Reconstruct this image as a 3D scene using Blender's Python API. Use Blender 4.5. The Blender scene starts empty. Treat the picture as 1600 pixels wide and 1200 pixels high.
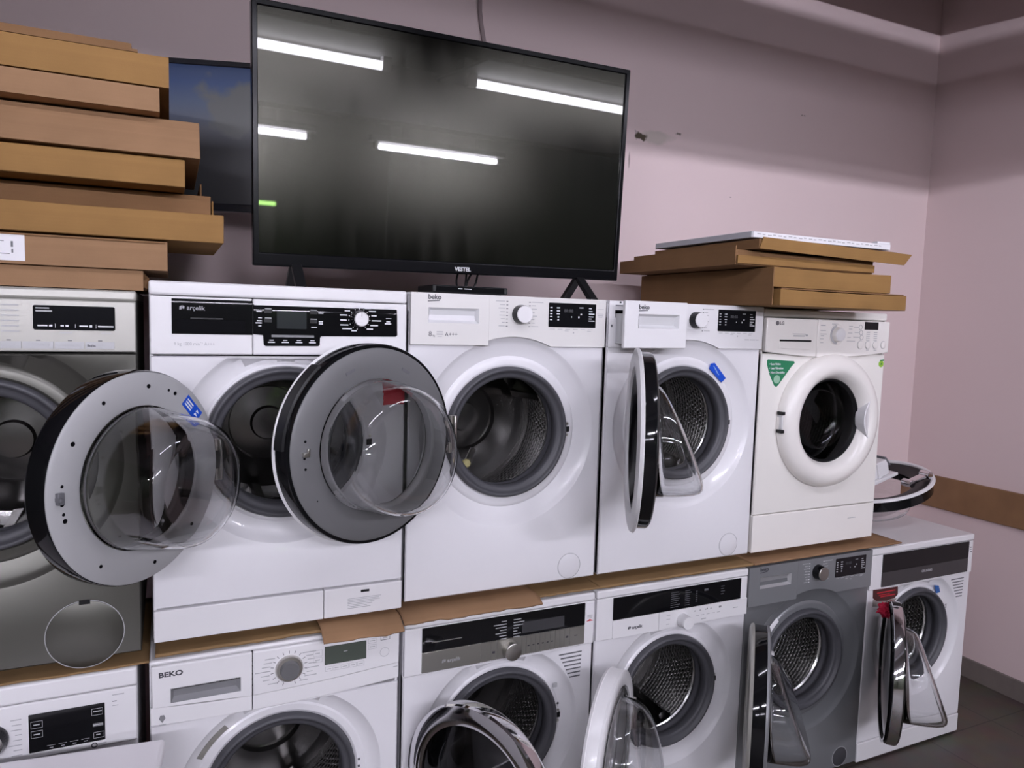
import bpy, bmesh, math, random
from mathutils import Vector, Matrix, noise
random.seed(7)
SC = bpy.context.scene
COL = SC.collection
PI = math.pi

# ------------------------------------------------------------------ camera
CAM_POS = Vector((0.3992, -1.8481, 1.6653))
YAW, PITCH, ROLL = [math.radians(a) for a in (25.1955, -5.0496, 1.6673)]
fw = Vector((math.sin(YAW)*math.cos(PITCH), math.cos(YAW)*math.cos(PITCH), math.sin(PITCH)))
r0 = Vector((math.cos(YAW), -math.sin(YAW), 0)); u0 = r0.cross(fw)
rt = math.cos(ROLL)*r0 + math.sin(ROLL)*u0
up = math.cos(ROLL)*u0 - math.sin(ROLL)*r0
cd = bpy.data.cameras.new('camera'); cam = bpy.data.objects.new('camera', cd); COL.objects.link(cam)
m = Matrix(((rt.x, up.x, -fw.x, CAM_POS.x), (rt.y, up.y, -fw.y, CAM_POS.y), (rt.z, up.z, -fw.z, CAM_POS.z), (0, 0, 0, 1)))
cam.matrix_world = m
cd.sensor_width = 36; cd.sensor_fit = 'HORIZONTAL'; cd.lens = 1147.394/1600*36; cd.clip_start = 0.02
SC.camera = cam

# ------------------------------------------------------------------ world, exposure
w = bpy.data.worlds.new('world'); SC.world = w; w.use_nodes = True
w.node_tree.nodes['Background'].inputs[0].default_value = (0.5, 0.5, 0.55, 1)
w.node_tree.nodes['Background'].inputs[1].default_value = 0.05
SC.view_settings.view_transform = 'Standard'
SC.view_settings.look = 'None'
SC.view_settings.gamma = 1
SC.view_settings.use_curve_mapping = False
SC.view_settings.exposure = 0.0
SC.cycles.sample_clamp_indirect = 4.0
# lamps: brightness of the fluorescent tubes by row (used by fluorescent_fixture below)
TUBE_NEAR, TUBE_FAR, TUBE_REAR = 52.0, 330.0, 170.0
TUBE_COLOR = (0.885, 0.865, 1.0)

# ------------------------------------------------------------------ materials
MATS = {}
def mat(name, color, rough=0.5, metal=0.0, coat=0.0, spec=0.5, bump=0.0, bscale=200.0, var=0.0, vscale=6.0, aniso=0.0, coord='Object'):
    if name in MATS: return MATS[name]
    ma = bpy.data.materials.new(name); ma.use_nodes = True
    nt = ma.node_tree; p = nt.nodes['Principled BSDF']
    p.inputs['Base Color'].default_value = (*color, 1)
    p.inputs['Roughness'].default_value = rough
    p.inputs['Metallic'].default_value = metal
    p.inputs['Coat Weight'].default_value = coat
    p.inputs['Coat Roughness'].default_value = 0.06
    p.inputs['Specular IOR Level'].default_value = spec
    if aniso: p.inputs['Anisotropic'].default_value = aniso
    tc = nt.nodes.new('ShaderNodeTexCoord')
    if var:
        n = nt.nodes.new('ShaderNodeTexNoise'); n.inputs['Scale'].default_value = vscale; n.inputs['Detail'].default_value = 4
        mx = nt.nodes.new('ShaderNodeMix'); mx.data_type = 'RGBA'
        mx.inputs[6].default_value = (*[c*(1-var) for c in color], 1)
        mx.inputs[7].default_value = (*[min(1, c*(1+var)) for c in color], 1)
        nt.links.new(tc.outputs[coord], n.inputs['Vector'])
        nt.links.new(n.outputs['Fac'], mx.inputs[0]); nt.links.new(mx.outputs[2], p.inputs['Base Color'])
    if bump:
        n2 = nt.nodes.new('ShaderNodeTexNoise'); n2.inputs['Scale'].default_value = bscale; n2.inputs['Detail'].default_value = 2
        b = nt.nodes.new('ShaderNodeBump'); b.inputs['Strength'].default_value = bump; b.inputs['Distance'].default_value = 0.002
        nt.links.new(tc.outputs[coord], n2.inputs['Vector'])
        nt.links.new(n2.outputs['Fac'], b.inputs['Height']); nt.links.new(b.outputs['Normal'], p.inputs['Normal'])
    MATS[name] = ma
    return ma

WHITE = mat('white_enamel', (0.735, 0.725, 0.745), 0.32, coat=0.25, bump=0.03, bscale=60, var=0.015)
WPLAST = mat('white_plastic', (0.75, 0.74, 0.75), 0.28, coat=0.2, var=0.015)
CREAM = mat('aged_white_enamel', (0.80, 0.775, 0.735), 0.33, coat=0.25, bump=0.03, bscale=60, var=0.02)
CREAMP = mat('aged_white_plastic', (0.82, 0.79, 0.755), 0.3, coat=0.2, var=0.02)
WARMP = mat('warm_white_plastic', (0.69, 0.675, 0.655), 0.3, coat=0.2, var=0.02)
RECESS = mat('pale_grey_plastic', (0.62, 0.62, 0.63), 0.35)
STEEL = mat('brushed_steel_enamel', (0.105, 0.103, 0.09), 0.36, metal=0.7, var=0.05, vscale=3)
SILVERP = mat('silver_plastic', (0.42, 0.41, 0.375), 0.33, metal=0.35)
SILBTN = mat('grey_button_plastic', (0.42, 0.42, 0.43), 0.4, metal=0.2)
GREYE = mat('grey_enamel', (0.21, 0.215, 0.225), 0.35, metal=0.35, coat=0.15, var=0.03)
GREYP = mat('grey_plastic', (0.235, 0.24, 0.25), 0.38, metal=0.3)
DOORGREY = mat('door_grey_plastic', (0.37, 0.37, 0.375), 0.42, bump=0.05, bscale=400)
DOORDARK = mat('door_dark_grey_plastic', (0.135, 0.135, 0.138), 0.42, bump=0.05, bscale=400)
BLACKG = mat('black_gloss', (0.005, 0.005, 0.006), 0.07, spec=0.28, coat=0.06)
BLACKD = mat('black_display', (0.004, 0.004, 0.006), 0.12, spec=0.3)
BLACKP = mat('black_plastic', (0.008, 0.008, 0.009), 0.35, spec=0.3)
LCDM = mat('display_glass_grey', (0.024, 0.026, 0.03), 0.12, coat=0.3)
LCDG = mat('display_glass_green', (0.07, 0.085, 0.07), 0.12, coat=0.3)
CHROME = mat('chrome', (0.72, 0.71, 0.73), 0.07, metal=1.0)
SATIN = mat('satin_metal', (0.62, 0.60, 0.57), 0.28, metal=1.0)
PANELSTEEL = mat('panel_brushed_metal', (0.42, 0.41, 0.37), 0.34, metal=0.85)
RUBBER = mat('grey_rubber', (0.062, 0.062, 0.07), 0.5, bump=0.05)
DARKVOID = mat('dark_interior', (0.003, 0.003, 0.004), 0.6, spec=0.05)
GALV = mat('galvanised_sheet', (0.35, 0.35, 0.36), 0.5, metal=0.6)
PRINTD = mat('dark_print', (0.12, 0.12, 0.13), 0.5)
PRINTG = mat('grey_print', (0.42, 0.42, 0.43), 0.5)
PRINTW = mat('white_print', (0.72, 0.72, 0.75), 0.5)
LOGOD = mat('logo_dark', (0.05, 0.05, 0.06), 0.4)
LOGOS = mat('logo_silver', (0.6, 0.6, 0.62), 0.3, metal=0.6)
BLUE = mat('blue_sticker', (0.008, 0.07, 0.50), 0.35)
RED = mat('red_sticker', (0.50, 0.016, 0.03), 0.4, var=0.15, vscale=40)
DRED = mat('dark_red_sticker', (0.06, 0.010, 0.010), 0.3, var=0.4, vscale=60)
GREEN = mat('green_sticker', (0.02, 0.19, 0.085), 0.4)
LGREEN = mat('light_green_print', (0.30, 0.50, 0.36), 0.4)
YGREEN = mat('yellow_green_sticker', (0.28, 0.52, 0.04), 0.4)
PAPER = mat('white_paper', (0.75, 0.74, 0.76), 0.6)
CLOTH = mat('red_cloth', (0.62, 0.012, 0.06), 0.75, bump=0.3, bscale=80)
SEALDISC = mat('brass_cap', (0.38, 0.34, 0.16), 0.4)

def cardboard(name, color):
    if name in MATS: return MATS[name]
    ma = mat(name, color, 0.82, spec=0.2)
    nt = ma.node_tree; p = nt.nodes['Principled BSDF']
    tc = nt.nodes.new('ShaderNodeTexCoord')
    n = nt.nodes.new('ShaderNodeTexNoise'); n.inputs['Scale'].default_value = 7; n.inputs['Detail'].default_value = 6
    n3 = nt.nodes.new('ShaderNodeTexNoise'); n3.inputs['Scale'].default_value = 400
    mp = nt.nodes.new('ShaderNodeMapping'); mp.inputs['Scale'].default_value = (0.3, 0.3, 60)
    n4 = nt.nodes.new('ShaderNodeTexNoise'); n4.inputs['Scale'].default_value = 3
    nt.links.new(tc.outputs['Object'], n.inputs['Vector']); nt.links.new(tc.outputs['Object'], n3.inputs['Vector'])
    nt.links.new(tc.outputs['Object'], mp.inputs['Vector']); nt.links.new(mp.outputs['Vector'], n4.inputs['Vector'])
    a = nt.nodes.new('ShaderNodeMath'); a.operation = 'ADD'; b = nt.nodes.new('ShaderNodeMath'); b.operation = 'MULTIPLY'; b.inputs[1].default_value = 0.35
    nt.links.new(n4.outputs['Fac'], b.inputs[0]); nt.links.new(n.outputs['Fac'], a.inputs[0]); nt.links.new(b.outputs[0], a.inputs[1])
    cr = nt.nodes.new('ShaderNodeValToRGB')
    cr.color_ramp.elements[0].position = 0.35; cr.color_ramp.elements[0].color = (*[c*0.82 for c in color], 1)
    cr.color_ramp.elements[1].position = 0.95; cr.color_ramp.elements[1].color = (*[c*1.12 for c in color], 1)
    nt.links.new(a.outputs[0], cr.inputs[0]); nt.links.new(cr.outputs[0], p.inputs['Base Color'])
    bp = nt.nodes.new('ShaderNodeBump'); bp.inputs['Strength'].default_value = 0.12; bp.inputs['Distance'].default_value = 0.001
    nt.links.new(n3.outputs['Fac'], bp.inputs['Height']); nt.links.new(bp.outputs['Normal'], p.inputs['Normal'])
    return ma
CB_A = cardboard('cardboard_tan', (0.268, 0.148, 0.052))
CB_B = cardboard('cardboard_pinkish', (0.280, 0.164, 0.088))
CB_C = cardboard('cardboard_brown_shade', (0.20, 0.108, 0.050))  # brown board; on set-back, side and inner faces its dark tone is painted shade

def glass_mat(name, color=(1, 1, 1), rough=0.0, ior=1.45):
    ma = bpy.data.materials.new(name); ma.use_nodes = True; nt = ma.node_tree
    nt.nodes.remove(nt.nodes['Principled BSDF'])
    g = nt.nodes.new('ShaderNodeBsdfGlass'); g.inputs['Color'].default_value = (*color, 1); g.inputs['Roughness'].default_value = rough; g.inputs['IOR'].default_value = ior
    nt.links.new(g.outputs[0], nt.nodes['Material Output'].inputs[0])
    MATS[name] = ma; return ma
GLASS = glass_mat('door_glass', (0.99, 0.992, 0.995))
SMOKE = glass_mat('smoked_glass', (0.50, 0.50, 0.51))

def emit(name, color, strength):
    ma = bpy.data.materials.new(name); ma.use_nodes = True; nt = ma.node_tree
    nt.nodes.remove(nt.nodes['Principled BSDF'])
    e = nt.nodes.new('ShaderNodeEmission'); e.inputs[0].default_value = (*color, 1); e.inputs[1].default_value = strength
    nt.links.new(e.outputs[0], nt.nodes['Material Output'].inputs[0]); MATS[name] = ma; return ma

def drum_mat():
    ma = bpy.data.materials.new('perforated_steel'); ma.use_nodes = True; nt = ma.node_tree
    p = nt.nodes['Principled BSDF']; p.inputs['Metallic'].default_value = 1.0; p.inputs['Roughness'].default_value = 0.24
    uv = nt.nodes.new('ShaderNodeUVMap')
    sep = nt.nodes.new('ShaderNodeSeparateXYZ'); nt.links.new(uv.outputs[0], sep.inputs[0])
    def math_(op, a, b=None):
        n = nt.nodes.new('ShaderNodeMath'); n.operation = op
        if isinstance(a, float): n.inputs[0].default_value = a
        else: nt.links.new(a, n.inputs[0])
        if b is not None:
            if isinstance(b, float): n.inputs[1].default_value = b
            else: nt.links.new(b, n.inputs[1])
        return n.outputs[0]
    v = math_('MULTIPLY', sep.outputs[1], 1/0.0145)
    row = math_('FLOOR', v); odd = math_('MODULO', row, 2.0)
    u = math_('ADD', math_('MULTIPLY', sep.outputs[0], 1/0.0165), math_('MULTIPLY', odd, 0.5))
    du = math_('SUBTRACT', math_('FRACT', u), 0.5); dv = math_('SUBTRACT', math_('FRACT', v), 0.5)
    d = math_('SQRT', math_('ADD', math_('MULTIPLY', du, du), math_('MULTIPLY', dv, dv)))
    hole = math_('LESS_THAN', d, 0.27)
    mx = nt.nodes.new('ShaderNodeMix'); mx.data_type = 'RGBA'
    mx.inputs[6].default_value = (0.78, 0.775, 0.77, 1); mx.inputs[7].default_value = (0.008, 0.008, 0.008, 1)
    nt.links.new(hole, mx.inputs[0]); nt.links.new(mx.outputs[2], p.inputs['Base Color'])
    met = math_('SUBTRACT', 1.0, hole); nt.links.new(met, p.inputs['Metallic'])
    bp = nt.nodes.new('ShaderNodeBump'); bp.inputs['Strength'].default_value = 0.7; bp.inputs['Distance'].default_value = 0.003
    sm = nt.nodes.new('ShaderNodeMapRange'); sm.inputs[1].default_value = 0.2; sm.inputs[2].default_value = 0.5
    nt.links.new(d, sm.inputs[0]); nt.links.new(sm.outputs[0], bp.inputs['Height']); nt.links.new(bp.outputs['Normal'], p.inputs['Normal'])
    MATS['drum'] = ma; return ma
DRUM = drum_mat()
DRUMPLAIN = mat('plain_drum_steel', (0.22, 0.215, 0.21), 0.2, metal=1.0)

# ------------------------------------------------------------------ mesh helpers
class MB:
    def __init__(s): s.bm = bmesh.new(); s.uv = None
    def box(s, x0, x1, y0, y1, z0, z1):
        v = [s.bm.verts.new(p) for p in ((x0,y0,z0),(x1,y0,z0),(x1,y1,z0),(x0,y1,z0),(x0,y0,z1),(x1,y0,z1),(x1,y1,z1),(x0,y1,z1))]
        for f in ((0,3,2,1),(4,5,6,7),(0,1,5,4),(1,2,6,5),(2,3,7,6),(3,0,4,7)): s.bm.faces.new([v[i] for i in f])
        return s
    def prism(s, pts, y0, y1):      # polygon in x,z extruded from y0 (front) to y1
        a = [s.bm.verts.new((x, y0, z)) for x, z in pts]; b = [s.bm.verts.new((x, y1, z)) for x, z in pts]
        n = len(pts); s.bm.faces.new(a); s.bm.faces.new(b[::-1])
        for i in range(n): s.bm.faces.new((a[i], b[i], b[(i+1) % n], a[(i+1) % n]))
        return s
    def prism_yz(s, pts, x0, x1):
        a = [s.bm.verts.new((x0, y, z)) for y, z in pts]; b = [s.bm.verts.new((x1, y, z)) for y, z in pts]
        n = len(pts); s.bm.faces.new(a); s.bm.faces.new(b[::-1])
        for i in range(n): s.bm.faces.new((a[i], b[i], b[(i+1) % n], a[(i+1) % n]))
        return s
    def lathe(s, prof, cx=0, cz=0, n=72, closed=False, cap0=False, cap1=False, a0=0.0, a1=2*PI):
        full = abs(a1-a0-2*PI) < 1e-6
        rings = []
        for r, y in prof:
            if r < 1e-6: rings.append([s.bm.verts.new((cx, y, cz))])
            else: rings.append([s.bm.verts.new((cx+r*math.cos(a0+(a1-a0)*k/(n if full else n-1)), y, cz+r*math.sin(a0+(a1-a0)*k/(n if full else n-1)))) for k in range(n)])
        pr = list(zip(rings, rings[1:]))
        if closed: pr.append((rings[-1], rings[0]))
        for A, B in pr:
            for k in range(n if full else n-1):
                k2 = (k+1) % n
                if len(A) == 1 and len(B) == 1: continue
                if len(A) == 1: s.bm.faces.new((A[0], B[k], B[k2]))
                elif len(B) == 1: s.bm.faces.new((A[k], B[0], A[k2]))
                else: s.bm.faces.new((A[k], B[k], B[k2], A[k2]))
        if cap0 and len(rings[0]) > 1: s.bm.faces.new(rings[0])
        if cap1 and len(rings[-1]) > 1: s.bm.faces.new(rings[-1][::-1])
        return s
    def tube(s, path, r, n=10):
        rings = []
        P = [Vector(p) for p in path]
        for i, p in enumerate(P):
            t = (P[min(i+1, len(P)-1)]-P[max(i-1, 0)]).normalized()
            a = t.orthogonal().normalized() if i == 0 else (rings_a - t*rings_a.dot(t)).normalized()
            rings_a = a; b = t.cross(a)
            rings.append([s.bm.verts.new(p+r*(math.cos(2*PI*k/n)*a+math.sin(2*PI*k/n)*b)) for k in range(n)])
        for A, B in zip(rings, rings[1:]):
            for k in range(n): s.bm.faces.new((A[k], A[(k+1) % n], B[(k+1) % n], B[k]))
        s.bm.faces.new(rings[0][::-1]); s.bm.faces.new(rings[-1])
        return s
    def done(s, name, material, parent=None, loc=(0, 0, 0), bevel=0.0, seg=2, smooth=True, angle=35, recalc=True):
        if recalc: bmesh.ops.recalc_face_normals(s.bm, faces=s.bm.faces[:])
        me = bpy.data.meshes.new(name); s.bm.to_mesh(me); s.bm.free()
        if smooth:
            for p in me.polygons: p.use_smooth = True
            me.set_sharp_from_angle(angle=math.radians(angle))
        me.materials.append(material)
        o = bpy.data.objects.new(name, me); COL.objects.link(o); o.location = loc
        if parent is not None: o.parent = parent
        if bevel:
            b = o.modifiers.new('bevel', 'BEVEL'); b.width = bevel; b.segments = seg; b.limit_method = 'ANGLE'; b.angle_limit = math.radians(40)
            b.harden_normals = False
        return o

def warp(o, zs, fn):
    """cut an object's mesh at heights zs and move its vertices back by fn(z): a gently curved front"""
    bm = bmesh.new(); bm.from_mesh(o.data)
    for z in zs:
        bmesh.ops.bisect_plane(bm, geom=bm.verts[:]+bm.edges[:]+bm.faces[:], plane_co=(0, 0, z), plane_no=(0, 0, 1))
    for v in bm.verts: v.co.y += fn(v.co.z)
    bm.to_mesh(o.data); bm.free()
    for p in o.data.polygons: p.use_smooth = True
    o.data.set_sharp_from_angle(angle=math.radians(30))
    return o
def rrect(x0, z0, x1, z1, r=0.004, n=4):
    pts = []
    for cx, cz, a in ((x1-r, z1-r, 0), (x0+r, z1-r, PI/2), (x0+r, z0+r, PI), (x1-r, z0+r, 1.5*PI)):
        for k in range(n+1):
            t = a+PI/2*k/n; pts.append((cx+r*math.cos(t), cz+r*math.sin(t)))
    return pts

def thing(name, label, cat, loc=(0, 0, 0), group=None, rotz=0):
    o = bpy.data.objects.new(name, None); COL.objects.link(o); o.location = loc; o.rotation_euler = (0, 0, rotz)
    o.empty_display_size = 0.05
    return tag(o, label, cat, group)
def tag(o, label, cat, group=None):
    o['label'] = label; o['category'] = cat
    if group: o['group'] = group
    return o
def struct(o): o['kind'] = 'structure'; return o

def text_bm(bm_target, s, size, x, z, y, align='LEFT', bold=0.0, depth=0.0004, rot=0.0, sx=1.0):
    cu = bpy.data.curves.new('txt', 'FONT'); cu.body = s; cu.size = size; cu.align_x = align; cu.extrude = depth; cu.offset = bold*size
    cu.resolution_u = 3
    o = bpy.data.objects.new('txt', cu); COL.objects.link(o)
    dg = bpy.context.evaluated_depsgraph_get()
    me = bpy.data.meshes.new_from_object(o.evaluated_get(dg))
    M = Matrix.Translation((x, y, z)) @ Matrix.Rotation(rot, 4, 'Y') @ Matrix.Rotation(PI/2, 4, 'X') @ Matrix.Diagonal((sx, 1, 1, 1))
    me.transform(M)
    bm_target.bm.from_mesh(me)
    bpy.data.objects.remove(o); bpy.data.curves.remove(cu); bpy.data.meshes.remove(me)
def text(parent, name, s, size, x, z, y, material, **k):
    mb = MB(); text_bm(mb, s, size, x, z, y, **k)
    return mb.done(name, material, parent, smooth=False, recalc=False)

# ------------------------------------------------------------------ room
WY, XR, XL, YF, CZ = 0.70, 3.895, -3.2, -9.5, 3.5
def wall_material():
    ma = mat('painted_plaster', (0.60, 0.53, 0.56), 0.7, bump=0.05, bscale=40)
    nt = ma.node_tree; p = nt.nodes['Principled BSDF']
    geo = nt.nodes.new('ShaderNodeNewGeometry')
    n = nt.nodes.new('ShaderNodeTexNoise'); n.inputs['Scale'].default_value = 1.3; n.inputs['Detail'].default_value = 5
    nt.links.new(geo.outputs['Position'], n.inputs['Vector'])
    base = nt.nodes.new('ShaderNodeMix'); base.data_type = 'RGBA'
    base.inputs[6].default_value = (0.68, 0.55, 0.545, 1); base.inputs[7].default_value = (0.71, 0.58, 0.575, 1)
    nt.links.new(n.outputs['Fac'], base.inputs[0])
    last = base.outputs[2]
    # damp stains beside the television: centre, half sizes, colour, noise scale, threshold
    for c, hs, colr, sc, th, amt in (((2.215, .7, 2.425), (.24, .5, .055), (0.42, 0.40, 0.34), 7, 0.45, .55),
                                     ((2.135, .7, 2.415), (.085, .5, .050), (0.06, 0.045, 0.025), 38, 0.54, 1),
                                     ((2.328, .7, 2.450), (.034, .5, .022), (0.10, 0.085, 0.06), 50, 0.52, .9),
                                     ((2.09, .7, 2.31), (.008, .5, .075), (0.25, 0.2, 0.19), 20, 0.40, .8),
                                     ((3.02, .7, 2.62), (.06, .5, .014), (0.16, 0.13, 0.12), 90, 0.60, .8),
                                     ((2.62, .7, 2.22), (.02, .5, .006), (0.2, 0.16, 0.16), 60, 0.5, .8)):
        sub = nt.nodes.new('ShaderNodeVectorMath'); sub.operation = 'SUBTRACT'; sub.inputs[1].default_value = c
        div = nt.nodes.new('ShaderNodeVectorMath'); div.operation = 'DIVIDE'; div.inputs[1].default_value = hs
        ln = nt.nodes.new('ShaderNodeVectorMath'); ln.operation = 'LENGTH'
        nt.links.new(geo.outputs['Position'], sub.inputs[0]); nt.links.new(sub.outputs[0], div.inputs[0]); nt.links.new(div.outputs[0], ln.inputs[0])
        nn = nt.nodes.new('ShaderNodeTexNoise'); nn.inputs['Scale'].default_value = sc; nn.inputs['Detail'].default_value = 4
        nt.links.new(geo.outputs['Position'], nn.inputs['Vector'])
        mr = nt.nodes.new('ShaderNodeMapRange'); mr.inputs[1].default_value = 1.0; mr.inputs[2].default_value = 0.0; mr.inputs[3].default_value = -0.5; mr.inputs[4].default_value = 0.35
        nt.links.new(ln.outputs['Value'], mr.inputs[0])
        ad = nt.nodes.new('ShaderNodeMath'); ad.operation = 'ADD'; nt.links.new(nn.outputs['Fac'], ad.inputs[0]); nt.links.new(mr.outputs[0], ad.inputs[1])
        ms = nt.nodes.new('ShaderNodeMapRange'); ms.inputs[1].default_value = th; ms.inputs[2].default_value = th+0.18; ms.inputs[4].default_value = amt
        nt.links.new(ad.outputs[0], ms.inputs[0])
        mx = nt.nodes.new('ShaderNodeMix'); mx.data_type = 'RGBA'; mx.inputs[7].default_value = (*colr, 1)
        nt.links.new(last, mx.inputs[6]); nt.links.new(ms.outputs[0], mx.inputs[0]); last = mx.outputs[2]
    nt.links.new(last, p.inputs['Base Color'])
    return ma
WALL = wall_material()
DIMWALL = mat('darkened_wall', (0.050, 0.058, 0.036), 0.7, var=0.15, vscale=1.5)
def floor_material():
    ma = mat('brown_tile_floor', (0.10, 0.085, 0.07), 0.45)
    nt = ma.node_tree; p = nt.nodes['Principled BSDF']; geo = nt.nodes.new('ShaderNodeNewGeometry')
    br = nt.nodes.new('ShaderNodeTexBrick'); br.offset = 0; br.inputs['Scale'].default_value = 1.0
    br.inputs['Color1'].default_value = (0.125, 0.10, 0.08, 1); br.inputs['Color2'].default_value = (0.10, 0.083, 0.066, 1); br.inputs['Mortar'].default_value = (0.05, 0.042, 0.035, 1)
    br.inputs['Mortar Size'].default_value = 0.003; br.inputs['Brick Width'].default_value = 0.4; br.inputs['Row Height'].default_value = 0.4
    n = nt.nodes.new('ShaderNodeTexNoise'); n.inputs['Scale'].default_value = 9; n.inputs['Detail'].default_value = 6
    mx = nt.nodes.new('ShaderNodeMix'); mx.data_type = 'RGBA'; mx.blend_type = 'MULTIPLY'; mx.inputs[0].default_value = 0.6
    nt.links.new(geo.outputs['Position'], br.inputs['Vector']); nt.links.new(geo.outputs['Position'], n.inputs['Vector'])
    nt.links.new(br.outputs['Color'], mx.inputs[6]); nt.links.new(n.outputs['Color'], mx.inputs[7]); nt.links.new(mx.outputs[2], p.inputs['Base Color'])
    return ma
CEIL = mat('ceiling_paint', (0.20, 0.175, 0.18), 0.8, var=0.05)
def rbox(name, x0, x1, y0, y1, z0, z1, m_, bevel=0):
    return struct(MB().box(x0, x1, y0, y1, z0, z1).done(name, m_, bevel=bevel, smooth=False))
rbox('floor', XL-.1, XR+.1, YF-.1, WY+.1, -0.1, 0, floor_material())
rbox('ceiling', XL-.1, XR+.1, YF-.1, WY+.1, CZ, CZ+0.1, CEIL)
rbox('wall_back', XL-.1, XR+.1, WY, WY+.1, 0, CZ, WALL)
rbox('wall_right', XR, XR+.1, -1.3, WY, 0, CZ, WALL)
rbox('wall_right', XR, XR+.1, YF-.1, -1.3, 0, CZ, DIMWALL)  # unseen stretch of the wall, darkened to cut bounce and reflections
rbox('wall_left', XL-.1, XL, YF-.1, WY, 0, CZ, DIMWALL)
rbox('wall_front', XL, XR, YF-.1, YF, 0, CZ, DIMWALL)
WOOD = mat('wood_rail', (0.23, 0.125, 0.06), 0.5, var=0.25, vscale=9)
STONE = mat('stone_skirting', (0.17, 0.145, 0.13), 0.6, var=0.2, vscale=20)
rbox('trim_1', XR-.018, XR, -6.0, WY, 0.785, 0.945, WOOD, 0.003)
rbox('baseboard_right', XR-.014, XR, YF, WY, 0, 0.095, STONE, 0.003)
rbox('baseboard_back', XL, XR-.014, WY-.014, WY, 0, 0.095, STONE, 0.003)
# unseen beam and hanging box, added above the frame to cast wall shadow bands
rbox('shadow_caster_beam', XL, XR, -0.45, -0.2, 3.03, CZ, CEIL)
rbox('shadow_caster_box', XL, XR, -2.3, -2.1, 2.483, 2.775, GALV)

def fixture(name_label, xa, xb, y, z, strength, wing):
    t = thing('fluorescent_lamp', name_label, 'lamp', ((xa+xb)/2, y, z), 'fluorescent lamps')
    L = (xb-xa)/2
    mb = MB().box(-L-.06, L+.06, -wing, wing, .037, .05).box(-L-.06, L+.06, -.05, .05, .05, .09)  # wing made wide on the near row to cut light off the upper wall
    mb.done('housing', mat('grey_lamp_housing', (.22, .22, .22), .6), t, bevel=.004)
    for s in (-1, 1): MB().box(s*L-.02, s*L+.02, -.02, .02, -.02, .04).done('lamp_holder', WPLAST, t, bevel=.003)
    mb = MB().tube([(-L+.02, 0, 0), (L-.02, 0, 0)], .019, 16)
    k = 'tube_%g' % strength
    mb.done('tube', MATS.get(k) or emit(k, TUBE_COLOR, strength), t)
    for s in (-1, 1): MB().tube([(s*L*.6, 0, .09), (s*L*.6, 0, CZ-z)], .004, 6).done('suspension_rod', GALV, t)
fixture('fluorescent lamp of the near row, left one mirrored in the big television', 0.10, 1.30, -1.15, 2.57, TUBE_NEAR, .30)
fixture('fluorescent lamp of the near row, right one mirrored in the big television', 1.70, 2.95, -1.15, 2.57, TUBE_NEAR, .30)
fixture('fluorescent lamp of the far row, left one mirrored in the big television', 0.4, 1.63, -4.45, 2.57, TUBE_FAR, .08)
fixture('fluorescent lamp of the far row, right one mirrored in the big television', 2.22, 3.40, -4.45, 2.57, TUBE_FAR, .08)
for yy, row, spans, st in ((-4.45, 'far', ((-2.9, -1.7), (-1.3, -.1)), TUBE_FAR), (-7.6, 'rearmost', ((-2.9, -1.7), (-1.3, -.1), (.15, 1.35)), TUBE_REAR)):  # unseen lamps, added for more light from deep in the room
    for (xa, xb), place in zip(spans, ('by the left wall', 'left of the room middle', 'in the room middle')):
        fixture('unseen fluorescent lamp added to the %s row, %s' % (row, place), xa, xb, yy, 2.57, st, .08)

t = thing('wall_lamp', 'small green-glowing lamp on the far wall, mirrored at the left edge of the big television', 'lamp', (2.05, YF, 2.06))
MB().box(-.15, .15, 0, .03, -.06, .06).done('housing', BLACKP, t, bevel=.004)
MB().box(-.13, .13, .03, .04, -.026, .026).done('lamp_glass', emit('green_glow', (.5, 1, .25), 38), t, bevel=.003)

# ------------------------------------------------------------------ washing machines
OX, OZ = 0.30, 0.466           # centre of the porthole in the machine's own frame
def front_panel(parent, material, prof, z0, z1, W=0.597):
    mb = MB(); N = 120
    rect = (0.0, W, z0, z1)
    angs = sorted(set([2*PI*k/N for k in range(N)] + [math.atan2(zc-OZ, xc-OX) % (2*PI) for xc in rect[:2] for zc in rect[2:]]))
    def rmax(a):
        c, s = math.cos(a), math.sin(a); t = 9
        if c > 1e-9: t = min(t, (rect[1]-OX)/c)
        if c < -1e-9: t = min(t, (rect[0]-OX)/c)
        if s > 1e-9: t = min(t, (rect[3]-OZ)/s)
        if s < -1e-9: t = min(t, (rect[2]-OZ)/s)
        return t
    rings = [[mb.bm.verts.new((OX+rmax(a)*math.cos(a), 0.02, OZ+rmax(a)*math.sin(a))) for a in angs],
             [mb.bm.verts.new((OX+rmax(a)*math.cos(a), 0.004, OZ+rmax(a)*math.sin(a))) for a in angs],
             [mb.bm.verts.new((OX+(rmax(a)-.004)*math.cos(a), 0.0, OZ+(rmax(a)-.004)*math.sin(a))) for a in angs]]
    for r, y in prof:
        rings.append([mb.bm.verts.new((OX+min(r, rmax(a)-.005)*math.cos(a), y if r < rmax(a)-.005 else 0.0, OZ+min(r, rmax(a)-.005)*math.sin(a))) for a in angs])
    n = len(angs)
    for A, B in zip(rings, rings[1:]):
        for k in range(n):
            mb.bm.faces.new((A[k], B[k], B[(k+1) % n], A[(k+1) % n]))
    return mb.done('front_panel', material, parent, angle=28)

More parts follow.
